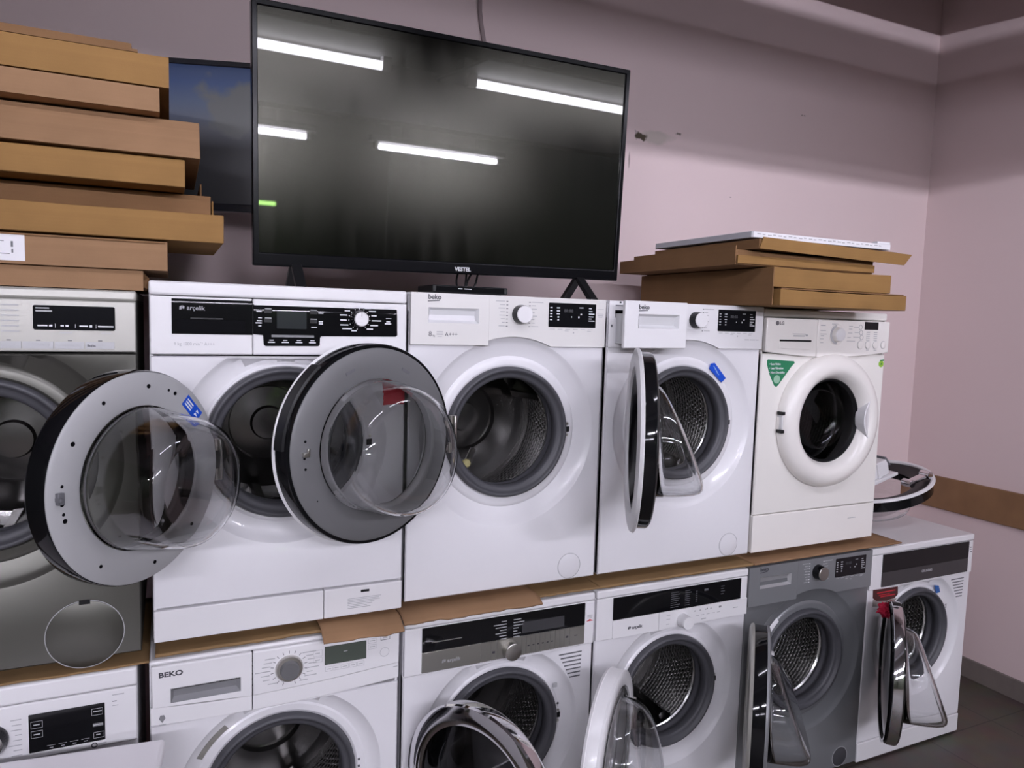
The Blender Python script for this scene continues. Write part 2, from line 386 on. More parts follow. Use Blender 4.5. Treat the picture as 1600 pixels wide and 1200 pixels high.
STAMP = {
 'beko': [(.270, 0), (.268, .001), (.262, .006), (.252, .012), (.222, .021), (.217, .0225), (.213, .019), (.205, .017), (.192, .017), (.187, .020), (.185, .035), (.185, .06)],
 'wide': [(.251, 0), (.249, .001), (.243, .008), (.232, .015), (.210, .020), (.200, .021), (.195, .017), (.190, .017), (.186, .022), (.185, .06)],
 'soft': [(.222, 0), (.219, .002), (.213, .009), (.204, .015), (.196, .017), (.190, .017), (.186, .022), (.185, .06)],
 'closed': [(.205, 0), (.19, .01), (.185, .06)],
}
def gasket(parent, r_in=.153):
    prof = [(.187, .030), (.186, .006), (.183, .001), (.179, -.001), (.175, .001), (.172, .006), (.168, .010), (.163, .011), (.158, .013), (r_in+.002, .018), (r_in, .026), (r_in+.002, .04), (r_in+.010, .05), (r_in+.009, .058), (r_in+.004, .064), (r_in+.004, .075), (r_in+.02, .085)]
    return MB().lathe(prof, OX, OZ, 96).done('door_seal', RUBBER, parent, angle=60)
def drum(parent, rot=0.0, plain=False):
    mb = MB(); n = 96; R = .235; uvl = mb.bm.loops.layers.uv.new('UVMap')
    prof = [(.165, .092), (.170, .086), (.178, .086), (.20, .10), (.228, .112), (R, .125), (R, .36), (.225, .375)]
    rings = [[mb.bm.verts.new((OX+r*math.cos(2*PI*k/n), y, OZ+r*math.sin(2*PI*k/n))) for k in range(n)] for r, y in prof]
    acc = [0]
    for (ra, ya), (rb, yb) in zip(prof, prof[1:]): acc.append(acc[-1]+math.hypot(rb-ra, yb-ya))
    for i in range(len(rings)-1):
        for k in range(n):
            k2 = (k+1) % n
            f = mb.bm.faces.new((rings[i][k], rings[i][k2], rings[i+1][k2], rings[i+1][k]))
            uv = [(k, i), (k+1, i), (k+1, i+1), (k, i+1)]
            for l, (a, j) in zip(f.loops, uv):
                if 4 <= i <= 5: l[uvl].uv = (a/n*2*PI*R, acc[j])
                else: l[uvl].uv = (0.0165*0.0, 0.0)
    d = mb.done('drum', DRUMPLAIN if plain else DRUM, parent, angle=40)
    mb = MB()
    mb.lathe([(.225, .375), (.19, .382), (.185, .366), (.11, .36), (.105, .378), (.05, .375), (.045, .355), (.0, .353)], OX, OZ, 72)
    mb.done('back_plate', DRUMPLAIN, d)
    for k in range(3):
        mb = MB()
        a = rot+2*PI*k/3
        e = Vector((math.cos(a), 0, math.sin(a))); t = Vector((-math.sin(a), 0, math.cos(a))); c0 = Vector((OX, 0, OZ))
        secs = []
        for y, hgt, wd in ((.13, .02, .030), (.15, .055, .034), (.33, .065, .036), (.36, .03, .03)):
            secs.append([mb.bm.verts.new(c0+e*(.238-h)+t*w_+Vector((0, y, 0))) for h, w_ in ((0, -wd), (hgt*.55, -wd*.75), (hgt, -wd*.3), (hgt, wd*.3), (hgt*.55, wd*.75), (0, wd))])
        for A, B in zip(secs, secs[1:]):
            for q in range(5): mb.bm.faces.new((A[q], A[q+1], B[q+1], B[q]))
        mb.bm.faces.new(secs[0]); mb.bm.faces.new(secs[-1][::-1])
        mb.done('paddle', DRUMPLAIN, d)
    return d
def cabinet(parent, material, h=.85, depth=.55, W=.597, lid=None, lidz=.82, foot=.014, lid_over=0.008):
    t = .008
    mb = MB()
    mb.box(0, t, .006, depth, foot, h-.002).box(W-t, W, .006, depth, foot, h-.002).box(t, W-t, depth-t, depth, foot, h-.002)
    mb.box(t, W-t, .02, depth-t, foot, foot+t).box(t, W-t, .012, depth-t, h-.03, h-.024)
    mb.done('cabinet', material, parent, bevel=.002)
    mb = MB()
    mb.box(-.0005, W+.0005, -lid_over, depth+.004, lidz, h)
    mb.done('top_panel', lid or material, parent, bevel=.006, seg=3)
    for fx in (.05, W-.05):
        for fy in (.06, depth-.06):
            MB().lathe([(0, 0), (.02, 0), (.022, .004), (.014, .006), (.012, foot+.004), (0, foot+.004)], 0, 0, 20).done('foot', BLACKP, parent, (fx, fy, 0)).rotation_euler = (PI/2, 0, 0)
def panel(parent, material, pts, y0=-.008, y1=.004, name='control_panel', bevel=.003):
    return MB().prism(pts, y0, y1).done(name, material, parent, bevel=bevel)
def block(parent, name, material, x0, z0, x1, z1, y0, y1, r=.002, bevel=.0):
    return MB().prism(rrect(x0, z0, x1, z1, r), y0, y1).done(name, material, parent, bevel=bevel)
def arch_panel_pts(z0, z1, R, W=.597):
    c = z0-OZ; half = math.sqrt(max(R*R-c*c, 0)); n = 28
    a0 = math.atan2(c, half); pts = [(0.001, z1), (0.001, z0), (OX-half, z0)]
    for k in range(1, n): 
        a = (PI-a0)+(2*a0-PI)*k/n
        pts.append((OX+R*math.cos(a), OZ+R*math.sin(a)))
    pts += [(OX+half, z0), (W-.001, z0), (W-.001, z1)]
    return pts
def knob(parent, x, z, y, r_skirt, r_cap, m_skirt, m_cap, h=.022, n=48):
    k = MB().lathe([(r_skirt, y), (r_skirt, y-h*.25), (r_skirt*.97, y-h*.4), (r_cap*1.05, y-h*.8), (r_cap*1.03, y-h*.9)], x, z, n, cap1=True).done('program_knob', m_skirt, parent)
    MB().lathe([(r_cap*1.02, y-h*.85), (r_cap, y-h*.97), (r_cap*.95, y-h), (0, y-h)], x, z, n).done('knob_cap', m_cap, k)
    return k
def recess(parent, name, x0, z0, x1, z1, y, depth, m_in, m_frame=None, fw_=.004):
    """finger recess drawn as a shallow tray whose floor lies behind the panel face"""
    mb = MB()
    a = [mb.bm.verts.new(p) for p in ((x0, y, z0), (x1, y, z0), (x1, y, z1), (x0, y, z1))]
    i = .006
    b = [mb.bm.verts.new(p) for p in ((x0+i, y+depth, z0+i*1.6), (x1-i*1.6, y+depth, z0+i*1.6), (x1-i*1.6, y+depth*.5, z1-i), (x0+i, y+depth*.5, z1-i))]
    mb.bm.faces.new(b)
    for k in range(4): mb.bm.faces.new((a[k], a[(k+1) % 4], b[(k+1) % 4], b[k]))
    return mb.done(name, m_in, parent, recalc=False, angle=20)
def frame_with_hole(x0, z0, x1, z1, hx0, hz0, hx1, hz1, y0, y1, drop=0.0):
    """front plate with a rectangular hole (drawer fronts with a recess)"""
    mb = MB()
    o = [(x0, z0), (x1, z0-drop), (x1, z1), (x0, z1)]; h = [(hx0, hz0), (hx1, hz0), (hx1, hz1), (hx0, hz1)]
    V = {}
    for nm, L in (('o', o), ('h', h)):
        for i, (x, z) in enumerate(L):
            V[nm, i, 0] = mb.bm.verts.new((x, y0, z)); V[nm, i, 1] = mb.bm.verts.new((x, y1, z))
    for i in range(4):
        j = (i+1) % 4
        mb.bm.faces.new((V['o', i, 0], V['o', j, 0], V['h', j, 0], V['h', i, 0]))
        mb.bm.faces.new((V['o', i, 1], V['h', i, 1], V['h', j, 1], V['o', j, 1]))
        mb.bm.faces.new((V['o', i, 0], V['o', i, 1], V['o', j, 1], V['o', j, 0]))
        mb.bm.faces.new((V['h', i, 0], V['h', j, 0], V['h', j, 1], V['h', i, 1]))
    return mb
def dashes(parent, name, material, items, y):
    mb = MB()
    for x, z, wd, ht in items: mb.box(x, x+wd, y-.0004, y+.0004, z-ht/2, z+ht/2)
    return mb.done(name, material, parent, smooth=False)
def latch(parent, x, z, y=.016):
    l = MB().box(x-.009, x+.009, y-.0012, y+.004, z-.008, z+.008).done('latch', BLACKP, parent, bevel=.001)
    for s in (-1, 1): MB().lathe([(.0042, y), (.004, y-.002), (.002, y-.0026), (0, y-.0022)], x+.001, z+s*.0165, 16).done('latch_screw', SATIN, l)
def filter_flap(parent, x, z, r, material, side=1):
    f = MB().lathe([(r, .003), (r-.0005, -.0012), (r-.002, -.002), (0, -.002)], x, z, 56).done('filter_flap', material, parent)
    MB().lathe([(r+.0018, -.0006), (r+.0018, .002), (r+.0002, .002), (r+.0002, -.0006)], x, z, 56, closed=True).done('flap_gap', PRINTG, f)
    return f
def vents(parent, x1, z_top, n=7):
    mb = MB()
    for k in range(n):
        l = .078-.007*k if k else .078
        mb.box(x1-l-(.004*k*.2), x1-.003*k*.2, -.0008, .002, z_top-.0125*k-.002, z_top-.0125*k+.002)
    mb.done('vent_slot', PRINTD, parent, smooth=False)

# ---------------- doors
def bowl(parent, x, rb, d_top, d_bot, profile, flange=0.0, name='glass_bowl', material=None, y0=0.0, thick=.0042, n=72, side=0.0):
    mb = MB(); rings = []
    prof = [(rb+flange, 0.0, 0)]*(1 if flange else 0)
    for rf, yf in profile:
        r = rb*rf
        ring = []
        if r < 1e-5:
            ring = [mb.bm.verts.new((x, y0+yf*(d_top+d_bot)/2, 0))]
        else:
            for k in range(n):
                a = 2*PI*k/n; px, pz = r*math.cos(a), r*math.sin(a)
                d = d_bot+(d_top-d_bot)*(pz/rb+1)/2 + side*px/rb
                ring.append(mb.bm.verts.new((x+px, y0+yf*d, pz)))
        rings.append(ring)
    if flange:
        fl = [mb.bm.verts.new((x+(rb+flange)*math.cos(2*PI*k/n), y0-.002, (rb+flange)*math.sin(2*PI*k/n))) for k in range(n)]
        rings.insert(0, fl)
    for A, B in zip(rings, rings[1:]):
        for k in range(n):
            k2 = (k+1) % n
            if len(B) == 1: mb.bm.faces.new((A[k], A[k2], B[0]))
            else: mb.bm.faces.new((A[k], A[k2], B[k2], B[k]))
    o = mb.done(name, material or GLASS, parent, angle=80)
    s = o.modifiers.new('wall', 'SOLIDIFY'); s.thickness = thick; s.offset = -1
    return o
SLANT = [(1.0, 0), (.992, .25), (.975, .52), (.945, .74), (.905, .87), (.85, .945), (.78, .985), (.69, 1.0), (.5, 1.005), (.25, 1.005), (0, 1.005)]
ROUND = [(1.0, 0), (.985, .10), (.95, .36), (.915, .62), (.885, .80), (.845, .92), (.78, .985), (.68, 1.0), (.4, .985), (.2, .98), (0, .978)]
def hinge(parent, x0=.0):
    mb = MB()
    for s in (-1, 1):
        mb.box(x0-.022, x0+.014, -.010, -.003, s*.036-.007, s*.036+.007)
        mb.tube([(x0-.012, -.004, s*.036-.014), (x0-.012, -.004, s*.036+.014)], .005, 12)
    mb.box(x0-.026, x0-.018, -.012, .006, -.05, .05)
    return mb.done('hinge', SATIN, parent, bevel=.0015)
def door(parent, hx, hy, cz, theta, rho, R, t, m_face, m_side, m_ext, rb, bowl_args, ext_inner=None, lip=0.0, pane=None, cone=None, side_R=None, name='door', ext_w=.05, ext_R=None):
    """porthole door in hinge coordinates: x from the hinge to the free edge, +y the inner (drum) side; theta is the opening angle"""
    sR = side_R or R
    d = MB().lathe([(rb+.002, .002), (rb+.006, .004), (R-.006, .004), (R, .0), (R, -.006), (rb+.01, -.010), (rb+.002, -.004)], rho, 0, 96, closed=True).done(name, m_face, parent, (hx, hy, cz), angle=35)
    d.rotation_euler = (0, 0, -theta)
    MB().lathe([(sR-.012, -.002), (sR-.002, -.002), (sR, -.006), (sR, -t+.004), (sR-.004, -t), (sR-.014, -t), (sR-.014, -.006)], rho, 0, 96, closed=True).done('rim', m_side, d, angle=35)
    xR = ext_R or R; ei = xR-ext_w
    MB().lathe([(ei, -t+.004), (ei+.002, -t-.004), (ei+.012, -t-.008), (xR-.012, -t-.007), (xR-.001, -t-.003), (xR+.002, -t+.004), (xR-.003, -t+.008), (ei+.004, -t+.008)], rho, 0, 96, closed=True).done('outer_ring', m_ext, d, angle=35)
    if cone:
        MB().lathe([(ei+.002, -t+.003), (rb+.004, -.012), (rb-.001, -.010), (ei-.004, -t+.003)], rho, 0, 96, closed=True).done('inner_cone', cone, d, angle=35)
    bowl(d, rho, rb, *bowl_args, y0=.002)
    if pane:
        MB().lathe([(0, -t-.007), (ei*.5, -t-.006), (ei*.9, -t-.002), (ei+.001, -t+.001), (ei+.001, -t+.004), (ei*.9, -t+.001), (ei*.5, -t-.002), (0, -t-.003)], rho, 0, 96).done('window_pane', pane, d, angle=50)
    return d
def door_holes(d, rho, rr, angs, y=.0045):
    for a, r in angs: MB().lathe([(r, y-.002), (r, y+.0003), (0, y+.0003)], rho+rr*math.cos(a), rr*math.sin(a), 16).done('screw_hole', DARKVOID, d)

GROUP = 'stacked washing machines'
Z2 = 0.879
def machine(label, x, y, z, cat='washing machine', name='washing_machine'):
    return thing(name, label, cat, (x, y, z), GROUP)

# ======= upper row, steel machine (far left)
def m_steel():
    t = machine('steel-grey washing machine at the left end of the upper row, under the tall carton stack', -.26, 0.0, .857)
    cabinet(t, STEEL, h=.846, lid=SILVERP, lidz=.822)
    front_panel(t, STEEL, STAMP['beko'], .014, .707)
    gasket(t, .150); drum(t, .6, plain=True)
    panel(t, SILVERP, rrect(0.001, .710, .596, .822, .003))
    dsp = block(t, 'display', BLACKD, .402, .757, .555, .809, -.0095, 0, .004)
    dashes(dsp, 'display_print', PRINTW, [(.410, .766, .018, .003), (.431, .766, .006, .004), (.452, .766, .006, .003), (.461, .766, .006, .004), (.487, .766, .016, .003), (.506, .766, .005, .005), (.522, .766, .03, .003), (.442, .766, .0006, .008), (.479, .766, .0006, .008), (.518, .766, .0006, .008)], -.0097)
    dashes(dsp, 'display_print', PRINTG, [(.407, .803, .025, .0025), (.407, .797, .03, .003)], -.0097)
    for i, (a, b) in enumerate(((.33, .380), (.3825, .438), (.4405, .495), (.4975, .553))):
        bt = block(t, 'button', SILBTN, a, .717, b, .732, -.0105, 0, .001)
        dashes(bt, 'button_mark', PRINTD, [(a+.024, .7345, .008, .002)], -.0085)
        dashes(bt, 'button_print', PRINTG, [(a+.012, .7245, .026, .003), (a+.042, .7245, .006, .004)], -.0107)
    text(t, 'button_text', 'Başlat', .0065, .501, .722, -.0108, LOGOD, bold=.02)
    dashes(t, 'program_print', PRINTG, [(.345+.0*k, .808-.011*k, .032, .0028) for k in range(6)] + [(.45, .7515, .023, .003), (.527, .7515, .02, .002)], -.0084)
    f = filter_flap(t, .484, .073, .077, STEEL)
    MB().box(.473, .495, -.003, 0, .143, .153).done('flap_latch', BLACKP, f)
    return t
m_steel()
# black gap strip: the narrow dark tower side between the two leftmost upper machines is simply the shadowed gap

def arcelik_symbol(mb, x, z, y, s):
    mb.prism([(x, z), (x+s*.45, z+s*.1), (x+s*.5, z+s*.95), (x+s*.05, z+s*.7)], y-.0006, y)
    mb.prism([(x+s*.55, z+s*.25), (x+s*.95, z+s*.15), (x+s*1.05, z+s*.75), (x+s*.6, z+s*.95)], y-.0006, y)
def arcelik_logo(parent, x, z, y, s, material):
    mb = MB(); arcelik_symbol(mb, x, z, y, s); text_bm(mb, 'arçelik', s*1.35, x+s*1.5, z, y-.0003, bold=.02)
    return mb.done('logo', material, parent, smooth=False, recalc=False)
def beko_logo(parent, x, z, y, s, material=LOGOD):
    mb = MB(); text_bm(mb, 'beko', s, x, z, y-.0003, bold=.02)
    mb.prism([(x, z-s*.36), (x+s*1.75, z-s*.22), (x+s*1.75, z-s*.10), (x, z-s*.24)], y-.0007, y)
    return mb.done('logo', material, parent, smooth=False, recalc=False)

# ======= upper row, black-panel machine
def m_blackpanel():
    t = machine('white washing machine with wide black control panel, second from left in the upper row', .362, 0.0, Z2)
    cabinet(t, WHITE, lid=WPLAST, lidz=.818)
    front_panel(t, WHITE, STAMP['wide'], .086, .68)
    gasket(t); drum(t, .3, plain=True)
    # drawer on the left, fascia on the right
    dr = MB().prism(rrect(.001, .684, .2195, .816, .003), -.010, .004).done('detergent_drawer', WPLAST, t, bevel=.003)
    bl = frame_with_hole(.046, .731, .2193, .8155, .056, .737, .203, .765, -.0115, -.004).done('drawer_fascia', BLACKG, dr)
    warp(bl, [.801+.002*k for k in range(7)], lambda z: 15.0*max(0, z-.801)**2)
    MB().box(.056, .203, -.0105, -.0098, .737, .765).done('drawer_handle', DARKVOID, dr)
    MB().box(.085, .155, -.0125, -.011, .7652, .7685).done('handle_lip', BLACKP, dr)
    arcelik_logo(dr, .062, .786, -.0117, .0105, mat('logo_dim_silver', (.25, .25, .27), .35))
    text(dr, 'drawer_text', '9 kg 1000 min⁻¹ A+++', .0105, .050, .705, -.0103, PRINTG, sx=.9)
    MB().prism(rrect(.2205, .684, .596, .816, .003), -.010, .004).done('control_panel', WPLAST, t, bevel=.003)
    pts = [(.2207, .8155), (.2207, .733), (.243, .731), (.2445, .709), (.248, .705), (.373, .706), (.376, .709), (.377, .728), (.380, .7305), (.568, .7325), (.572, .736), (.570, .8155)]
    fs = MB().prism(pts, -.0125, -.006).done('fascia', BLACKG, t, bevel=.0015, seg=2)
    warp(fs, [.785+.003*k for k in range(10)], lambda z: 9.0*max(0, z-.785)**2)
    lc = block(fs, 'display', LCDM, .274, .747, .344, .790, -.0145, -.012, .002, bevel=.0008)
    for z in (.806, .785, .775): pass
    for side, xx in (('l', .246), ('r', .352)):
        for z in (.789, .767):
            block(fs, 'button', BLACKP, xx, z-.005, xx+.017, z+.004, -.0142, -.012, .001)
            dashes(fs, 'button_mark', PRINTG, [(xx+.001, z+.005, .015, .0018)], -.0128)
    dashes(fs, 'fascia_print', PRINTW, [(.228, .787, .012, .0025), (.232, .772, .008, .002), (.229, .765, .011, .0025), (.226, .760, .014, .0025), (.232, .753, .007, .002), (.372, .787, .012, .0025), (.373, .766, .01, .0025), (.373, .761, .01, .0025), (.355, .752, .014, .0018)], -.0128)
    dashes(fs, 'fascia_print', PRINTW, [(.257+.032*k, .7195, .010, .002) for k in range(4)] + [(.254+.032*k, .7145, .016, .0025) for k in range(4)], -.0128)
    MB().box(.262, .362, -.0140, -.012, .7265, .7325).done('button', mat('grey_key', (.2, .2, .21), .3), fs, bevel=.0006)
    # programme marks around the knob
    items = []
    kx, kz = .473, .775
    for k in range(14):
        a = PI/2+.42*(k-6.5)+.21
        cx, cz_ = kx+.0265*math.cos(a), kz+.0255*math.sin(a)
        items.append((cx-.001, cz_, .002, .002))
        wl = (.016, .02, .024, .013, .018)[k % 5]
        lx = kx+.032*math.cos(a); lz = kz+.030*math.sin(a)
        items.append((lx if math.cos(a) > .2 else (lx-wl if math.cos(a) < -.2 else lx-wl/2), lz, wl, .0028))
    items += [(.536, .806, .012, .003), (.549, .806, .005, .005), (.542, .770, .01, .003), (.538, .765, .017, .003), (.541, .778, .014, .0015)]
    dashes(fs, 'programme_print', PRINTW, items, -.0128)
    kb = MB().lathe([(.0225, -.012), (.0225, -.018), (.019, -.034), (.0175, -.036), (0, -.036)], kx, kz, 48).done('program_knob', BLACKG, t)
    MB().lathe([(.0183, -.030), (.0178, -.0375), (.0165, -.039), (0, -.039)], kx, kz, 48).done('knob_cap', mat('silver_knob', (.66, .65, .66), .32, metal=.3), kb)
    MB().box(kx-.0006, kx+.0006, -.0395, -.038, kz+.006, kz+.0165).done('knob_pointer', PRINTD, kb)
    # plinth in two pieces
    MB().prism(rrect(.001, .008, .3905, .0835, .002), -.006, .02).done('kick_plate', WPLAST, t, bevel=.004)
    k2 = MB().prism(rrect(.392, .008, .596, .0835, .002), -.006, .02).done('service_flap', WPLAST, t, bevel=.004)
    MB().box(.486, .508, -.008, -.004, .0665, .0725).done('flap_latch', BLACKP, k2)
    dashes(k2, 'printed_notice', PRINTG, [(.452, .052-.0042*k, (.088, .082, .085, .07, .064, .05, .06)[k], .0014) for k in range(7)], -.0064)
    latch(t, .510, .458)
    st = MB().prism([(.538, .557), (.5965, .556), (.5965, .622), (.538, .627)], -.001, 0).done('red_sticker', RED, t, smooth=False); st['label'] = 'red label'
    MB().box(.12, .134, -.009, -.005, .04, .0412).done('scratch', PRINTG, t) if False else None
    # door: swung far open to the left, glass towards the room
    d = door(t, .131, -.039, .442, math.radians(133.6), .209, .216, .048, DOORGREY, BLACKG, BLACKG, .146, (.15, .155, ROUND), side_R=.219, ext_w=.06)
    door_holes(d, .209, .187, [(math.radians(a), r) for a, r in ((60, .004), (95, .0045), (112, .003), (118, .004), (30, .0045), (225, .004), (262, .004), (180+172-360+4, .0045), (6, .003), (-14, .0045), (-10, .003), (305, .0035))])
    h = hinge(d); 
    hk = MB().box(.209+.187, .209+.200, .004, .012, -.012, .010).box(.209+.196, .209+.201, .004, .018, -.006, .002).done('latch_hook', PRINTD, d, bevel=.001)
    a = math.radians(137); c = Vector((.209+.187*math.cos(a), 0, .187*math.sin(a))); ex = Vector((-math.sin(a), 0, math.cos(a))); er = Vector((math.cos(a), 0, math.sin(a)))
    q = [c+ex*sx*.030+er*sy*.0135 for sx, sy in ((-1, -1), (1, -1), (1, 1), (-1, 1))]
    st = MB().prism([(p.x, p.z) for p in q], .0042, .005).done('blue_sticker', BLUE, d, smooth=False)
    mb = MB()
    for k in range(3):
        p0 = c+ex*-.004+er*(.006-.006*k)
        q = [p0+ex*sx*.014+er*sy*.0016 for sx, sy in ((-1.5, -1), (.2, -1), (.2, 1), (-1.5, 1))]
        mb.prism([(p.x, p.z) for p in q], .005, .0053)
    for k in range(2):
        p0 = c+ex*.018+er*(.005-.008*k)
        q = [p0+ex*sx*.006+er*sy*.003 for sx, sy in ((-1, -1), (1, -.2), (.3, .2), (-.6, 1))]
        mb.prism([(p.x, p.z) for p in q], .005, .0053)
    mb.done('sticker_print', PRINTW, st, smooth=False)
    # paper label seen inside the glass
    return t
m_blackpanel()

# ======= upper row, round-knob machines with arched recess
def m_arch(label, x, y, z, mE, mP, knob_cap, ext=True, pulled=False, mLogo=LOGOD, mRec=None, display_print=True, silver=False, flapm=None):
    t = machine(label, x, y, z)
    cabinet(t, mE, lid=mE, lidz=.838, lid_over=.004)
    front_panel(t, mE, STAMP['beko'], .014, .80)
    gasket(t); drum(t, .45 if not pulled else 1.15)
    zb = .711
    sx = .2225
    # arched panel right of the drawer, drawer left
    full = arch_panel_pts(zb, .8495, .271)
    right = [(px, pz) for px, pz in full if px > sx+.0005]
    zc = OZ+math.sqrt(.271**2-(sx-OX)**2)
    right = [(sx+.0002, .8495), (sx+.0002, zc)]+[p for p in full if p[0] > sx+.001 and p[1] < .849]+[(.596, .8495)]
    panel(t, mP, right, y0=-.010, bevel=.0003 if not pulled else .002)
    sx_gap = .0006
    left = [(.001, .8495), (.001, zb)]+[p for p in full if .01 < p[0] < sx-.001 and p[1] < .849]+[(sx-.0005, zc), (sx-.0005, .8495)]
    dy = -.078 if pulled else 0.0
    if pulled:
        # surround left behind in the panel, with the open drawer slot
        mb = frame_with_hole(.001, zb, sx-.0005, .8495, .022, .722, .212, .822, -.004, .004)
        mb.done('drawer_surround', mP, t, bevel=.001)
        mb = MB().box(.022, .212, .03, .034, .722, .822); mb.box(.018, .022, -.002, .03, .722, .822).box(.212, .216, -.002, .03, .722, .822).box(.022, .212, -.002, .03, .818, .822)
        mb.done('drawer_slot', DARKVOID, t)
        dashes(t, 'slot_mark', PRINTD, [(.008, .775, .006, .008), (.022, .836, .05, .003)], -.0044)
        dashes(t, 'slot_mark', BLACKP, [(.036, .8455, .006, .005)], -.0044)
    rx0, rz0, rx1, rz1 = (.049, .771, .193, .811)
    dr = MB()
    dr = frame_with_hole(.001, .7125, sx-(.0005 if pulled else 0), .8495, rx0, rz0, rx1, rz1, -.010+dy, (.004 if not pulled else -.010+dy+.014))
    drw = dr.done('detergent_drawer', mP, t, bevel=.0025 if pulled else .0003)
    recess(drw, 'drawer_handle', rx0, rz0, rx1, rz1, -.010+dy, .013 if not pulled else .0135, mRec or RECESS)
    if pulled:
        mb = MB().box(.028, .206, -.074, .03, .722, .727).box(.028, .033, -.074, .03, .727, .812).box(.201, .206, -.074, .03, .727, .812).box(.10, .103, -.074, .03, .727, .80).box(.15, .153, -.074, .03, .727, .80)
        mb.done('drawer_tray', RECESS, drw, bevel=.002)
    beko_logo(drw, .047, .833 if not pulled else .826, -.0103+dy, .0185, mLogo)
    if not pulled and not silver:
        text(drw, 'energy_text', '8', .019, .050, .735, -.0103, PRINTD); text(drw, 'energy_text', 'kg', .007, .0615, .735, -.0103, PRINTD)
        text(drw, 'energy_text', 'A+++', .015, .096, .736, -.0103, PRINTD)
        dashes(drw, 'panel_print', PRINTG, [(.073, .747, .017, .003), (.073, .741, .017, .003), (.0755, .735, .012, .0015)], -.0104)
    k = knob(t, .318, .800, -.010, .0265, .0235, BLACKG if not knob_cap is CHROME else BLACKG, knob_cap, h=.030)
    pm = PRINTD if not silver else PRINTW
    for xx in (.2735, .343): dashes(t, 'program_mark', pm, [(xx, .8345-.0097*k_, .0055, .0022) for k_ in range(8)], -.0104)
    dashes(t, 'program_print', PRINTG, [(.270-w_, .835-.0097*k_, w_, .0022) for k_, w_ in enumerate((.028, .016, .02, .014, .017, .012, .009, .018))], -.0103)
    dashes(t, 'program_print', PRINTG, [(.352, .835-.0097*k_, w_, .0022) for k_, w_ in enumerate((.036, .012, .016, .009, .017, .009, .01, .022))], -.0103)
    ds = block(t, 'display', BLACKD, .406, .767, .561, .836, -.0115, -.006, .002)
    if display_print:
        it = [(.410, .822-.0085*k_, .007, .003) for k_ in range(5)]+[(.431, .822-.0085*k_, .010, .003) for k_ in range(3)]+[(.434, .796-.008*k_, .005, .004) for k_ in range(2)]
        it += [(.537, .823, .009, .0025), (.537, .8145, .012, .0025), (.537, .807, .019, .0025), (.537, .799, .016, .0025), (.537, .793, .01, .0025), (.537, .787, .02, .0025), (.505, .824, .013, .002), (.502, .797, .004, .005), (.479, .797, .002, .004), (.509, .805, .005, .004)]
        dashes(ds, 'display_print', PRINTW if not pulled and not silver else PRINTG, it, -.0117)
        text(ds, 'display_digits', '88:88', .0135, .455, .810, -.0117, mat('dim_segment', (.06, .06, .065), .4))
    dashes(t, 'panel_print', PRINTG, [(.412+.025*k_, .7615, .015, .0016) for k_ in range(6)]+[(.460, .757, .012, .0016), (.487, .752, .004, .004), (.535, .757, .012, .0016)], -.0103)
    if not silver:
        dashes(t, 'panel_print', PRINTG, [(.521, .741, .018, .0022), (.543, .741, .022, .0022), (.568, .741, .012, .0022)] if pulled else [(.566, .822, .022, .0012), (.566, .808, .022, .0012), (.568, .803, .018, .002), (.570, .799, .014, .002)], -.0103)
    latch(t, .492, .467)
    filter_flap(t, .508, .056, .037, flapm or mE)
    return t
t3 = m_arch('white washing machine with open drum and black dial, under the television', .972, .012, Z2, WHITE, WARMP, WPLAST)
MB().lathe([(0, .148), (.010, .148), (.013, .152), (.013, .16), (0, .16)], .232, .353, 24).done('drain_cap', SEALDISC, t3)
mb = MB().tube([(.236, .16, .357), (.27, .2, .385)], .009, 12); mb.done('drain_pipe', SATIN, t3)
d3 = door(t3, .101, -.040, .475, math.radians(157), .239, .2335, .054, DOORDARK, BLACKG, WPLAST, .158, (.125, .175, SLANT), side_R=.243, ext_w=.045, ext_R=.246)
hinge(d3)
door_holes(d3, .239, .200, [(math.radians(a), .003) for a in (-10, 8, -3)]+[(math.radians(-34), .0016)])
MB().box(.239+.192, .239+.206, .004, .014, -.006, .004).box(.239+.188, .239+.194, .004, .010, -.004, .012).done('latch_hook', SATIN, d3, bevel=.001)
mb = MB(); 
for a in (66, 116):
    a = math.radians(a); c = Vector((.239+.195*math.cos(a), 0, .195*math.sin(a))); ex = Vector((-math.sin(a), 0, math.cos(a))); er = Vector((math.cos(a), 0, math.sin(a)))
    q = [c+ex*sx*.013+er*sy*.0035 for sx, sy in ((-1, -1), (1, -1), (1, 1), (-1, 1))]; mb.prism([(p.x, p.z) for p in q], .0042, .0052)
mb.done('face_slot', mat('slot_grey', (.12, .12, .13), .5), d3)
# gripping section of the rim (raised black band)
MB().lathe([(.2415, -.008), (.2485, -.010), (.2485, -.042), (.2415, -.045)], .239, 0, 30, closed=True, a0=math.radians(2), a1=math.radians(52)).done('grip', BLACKP, d3)

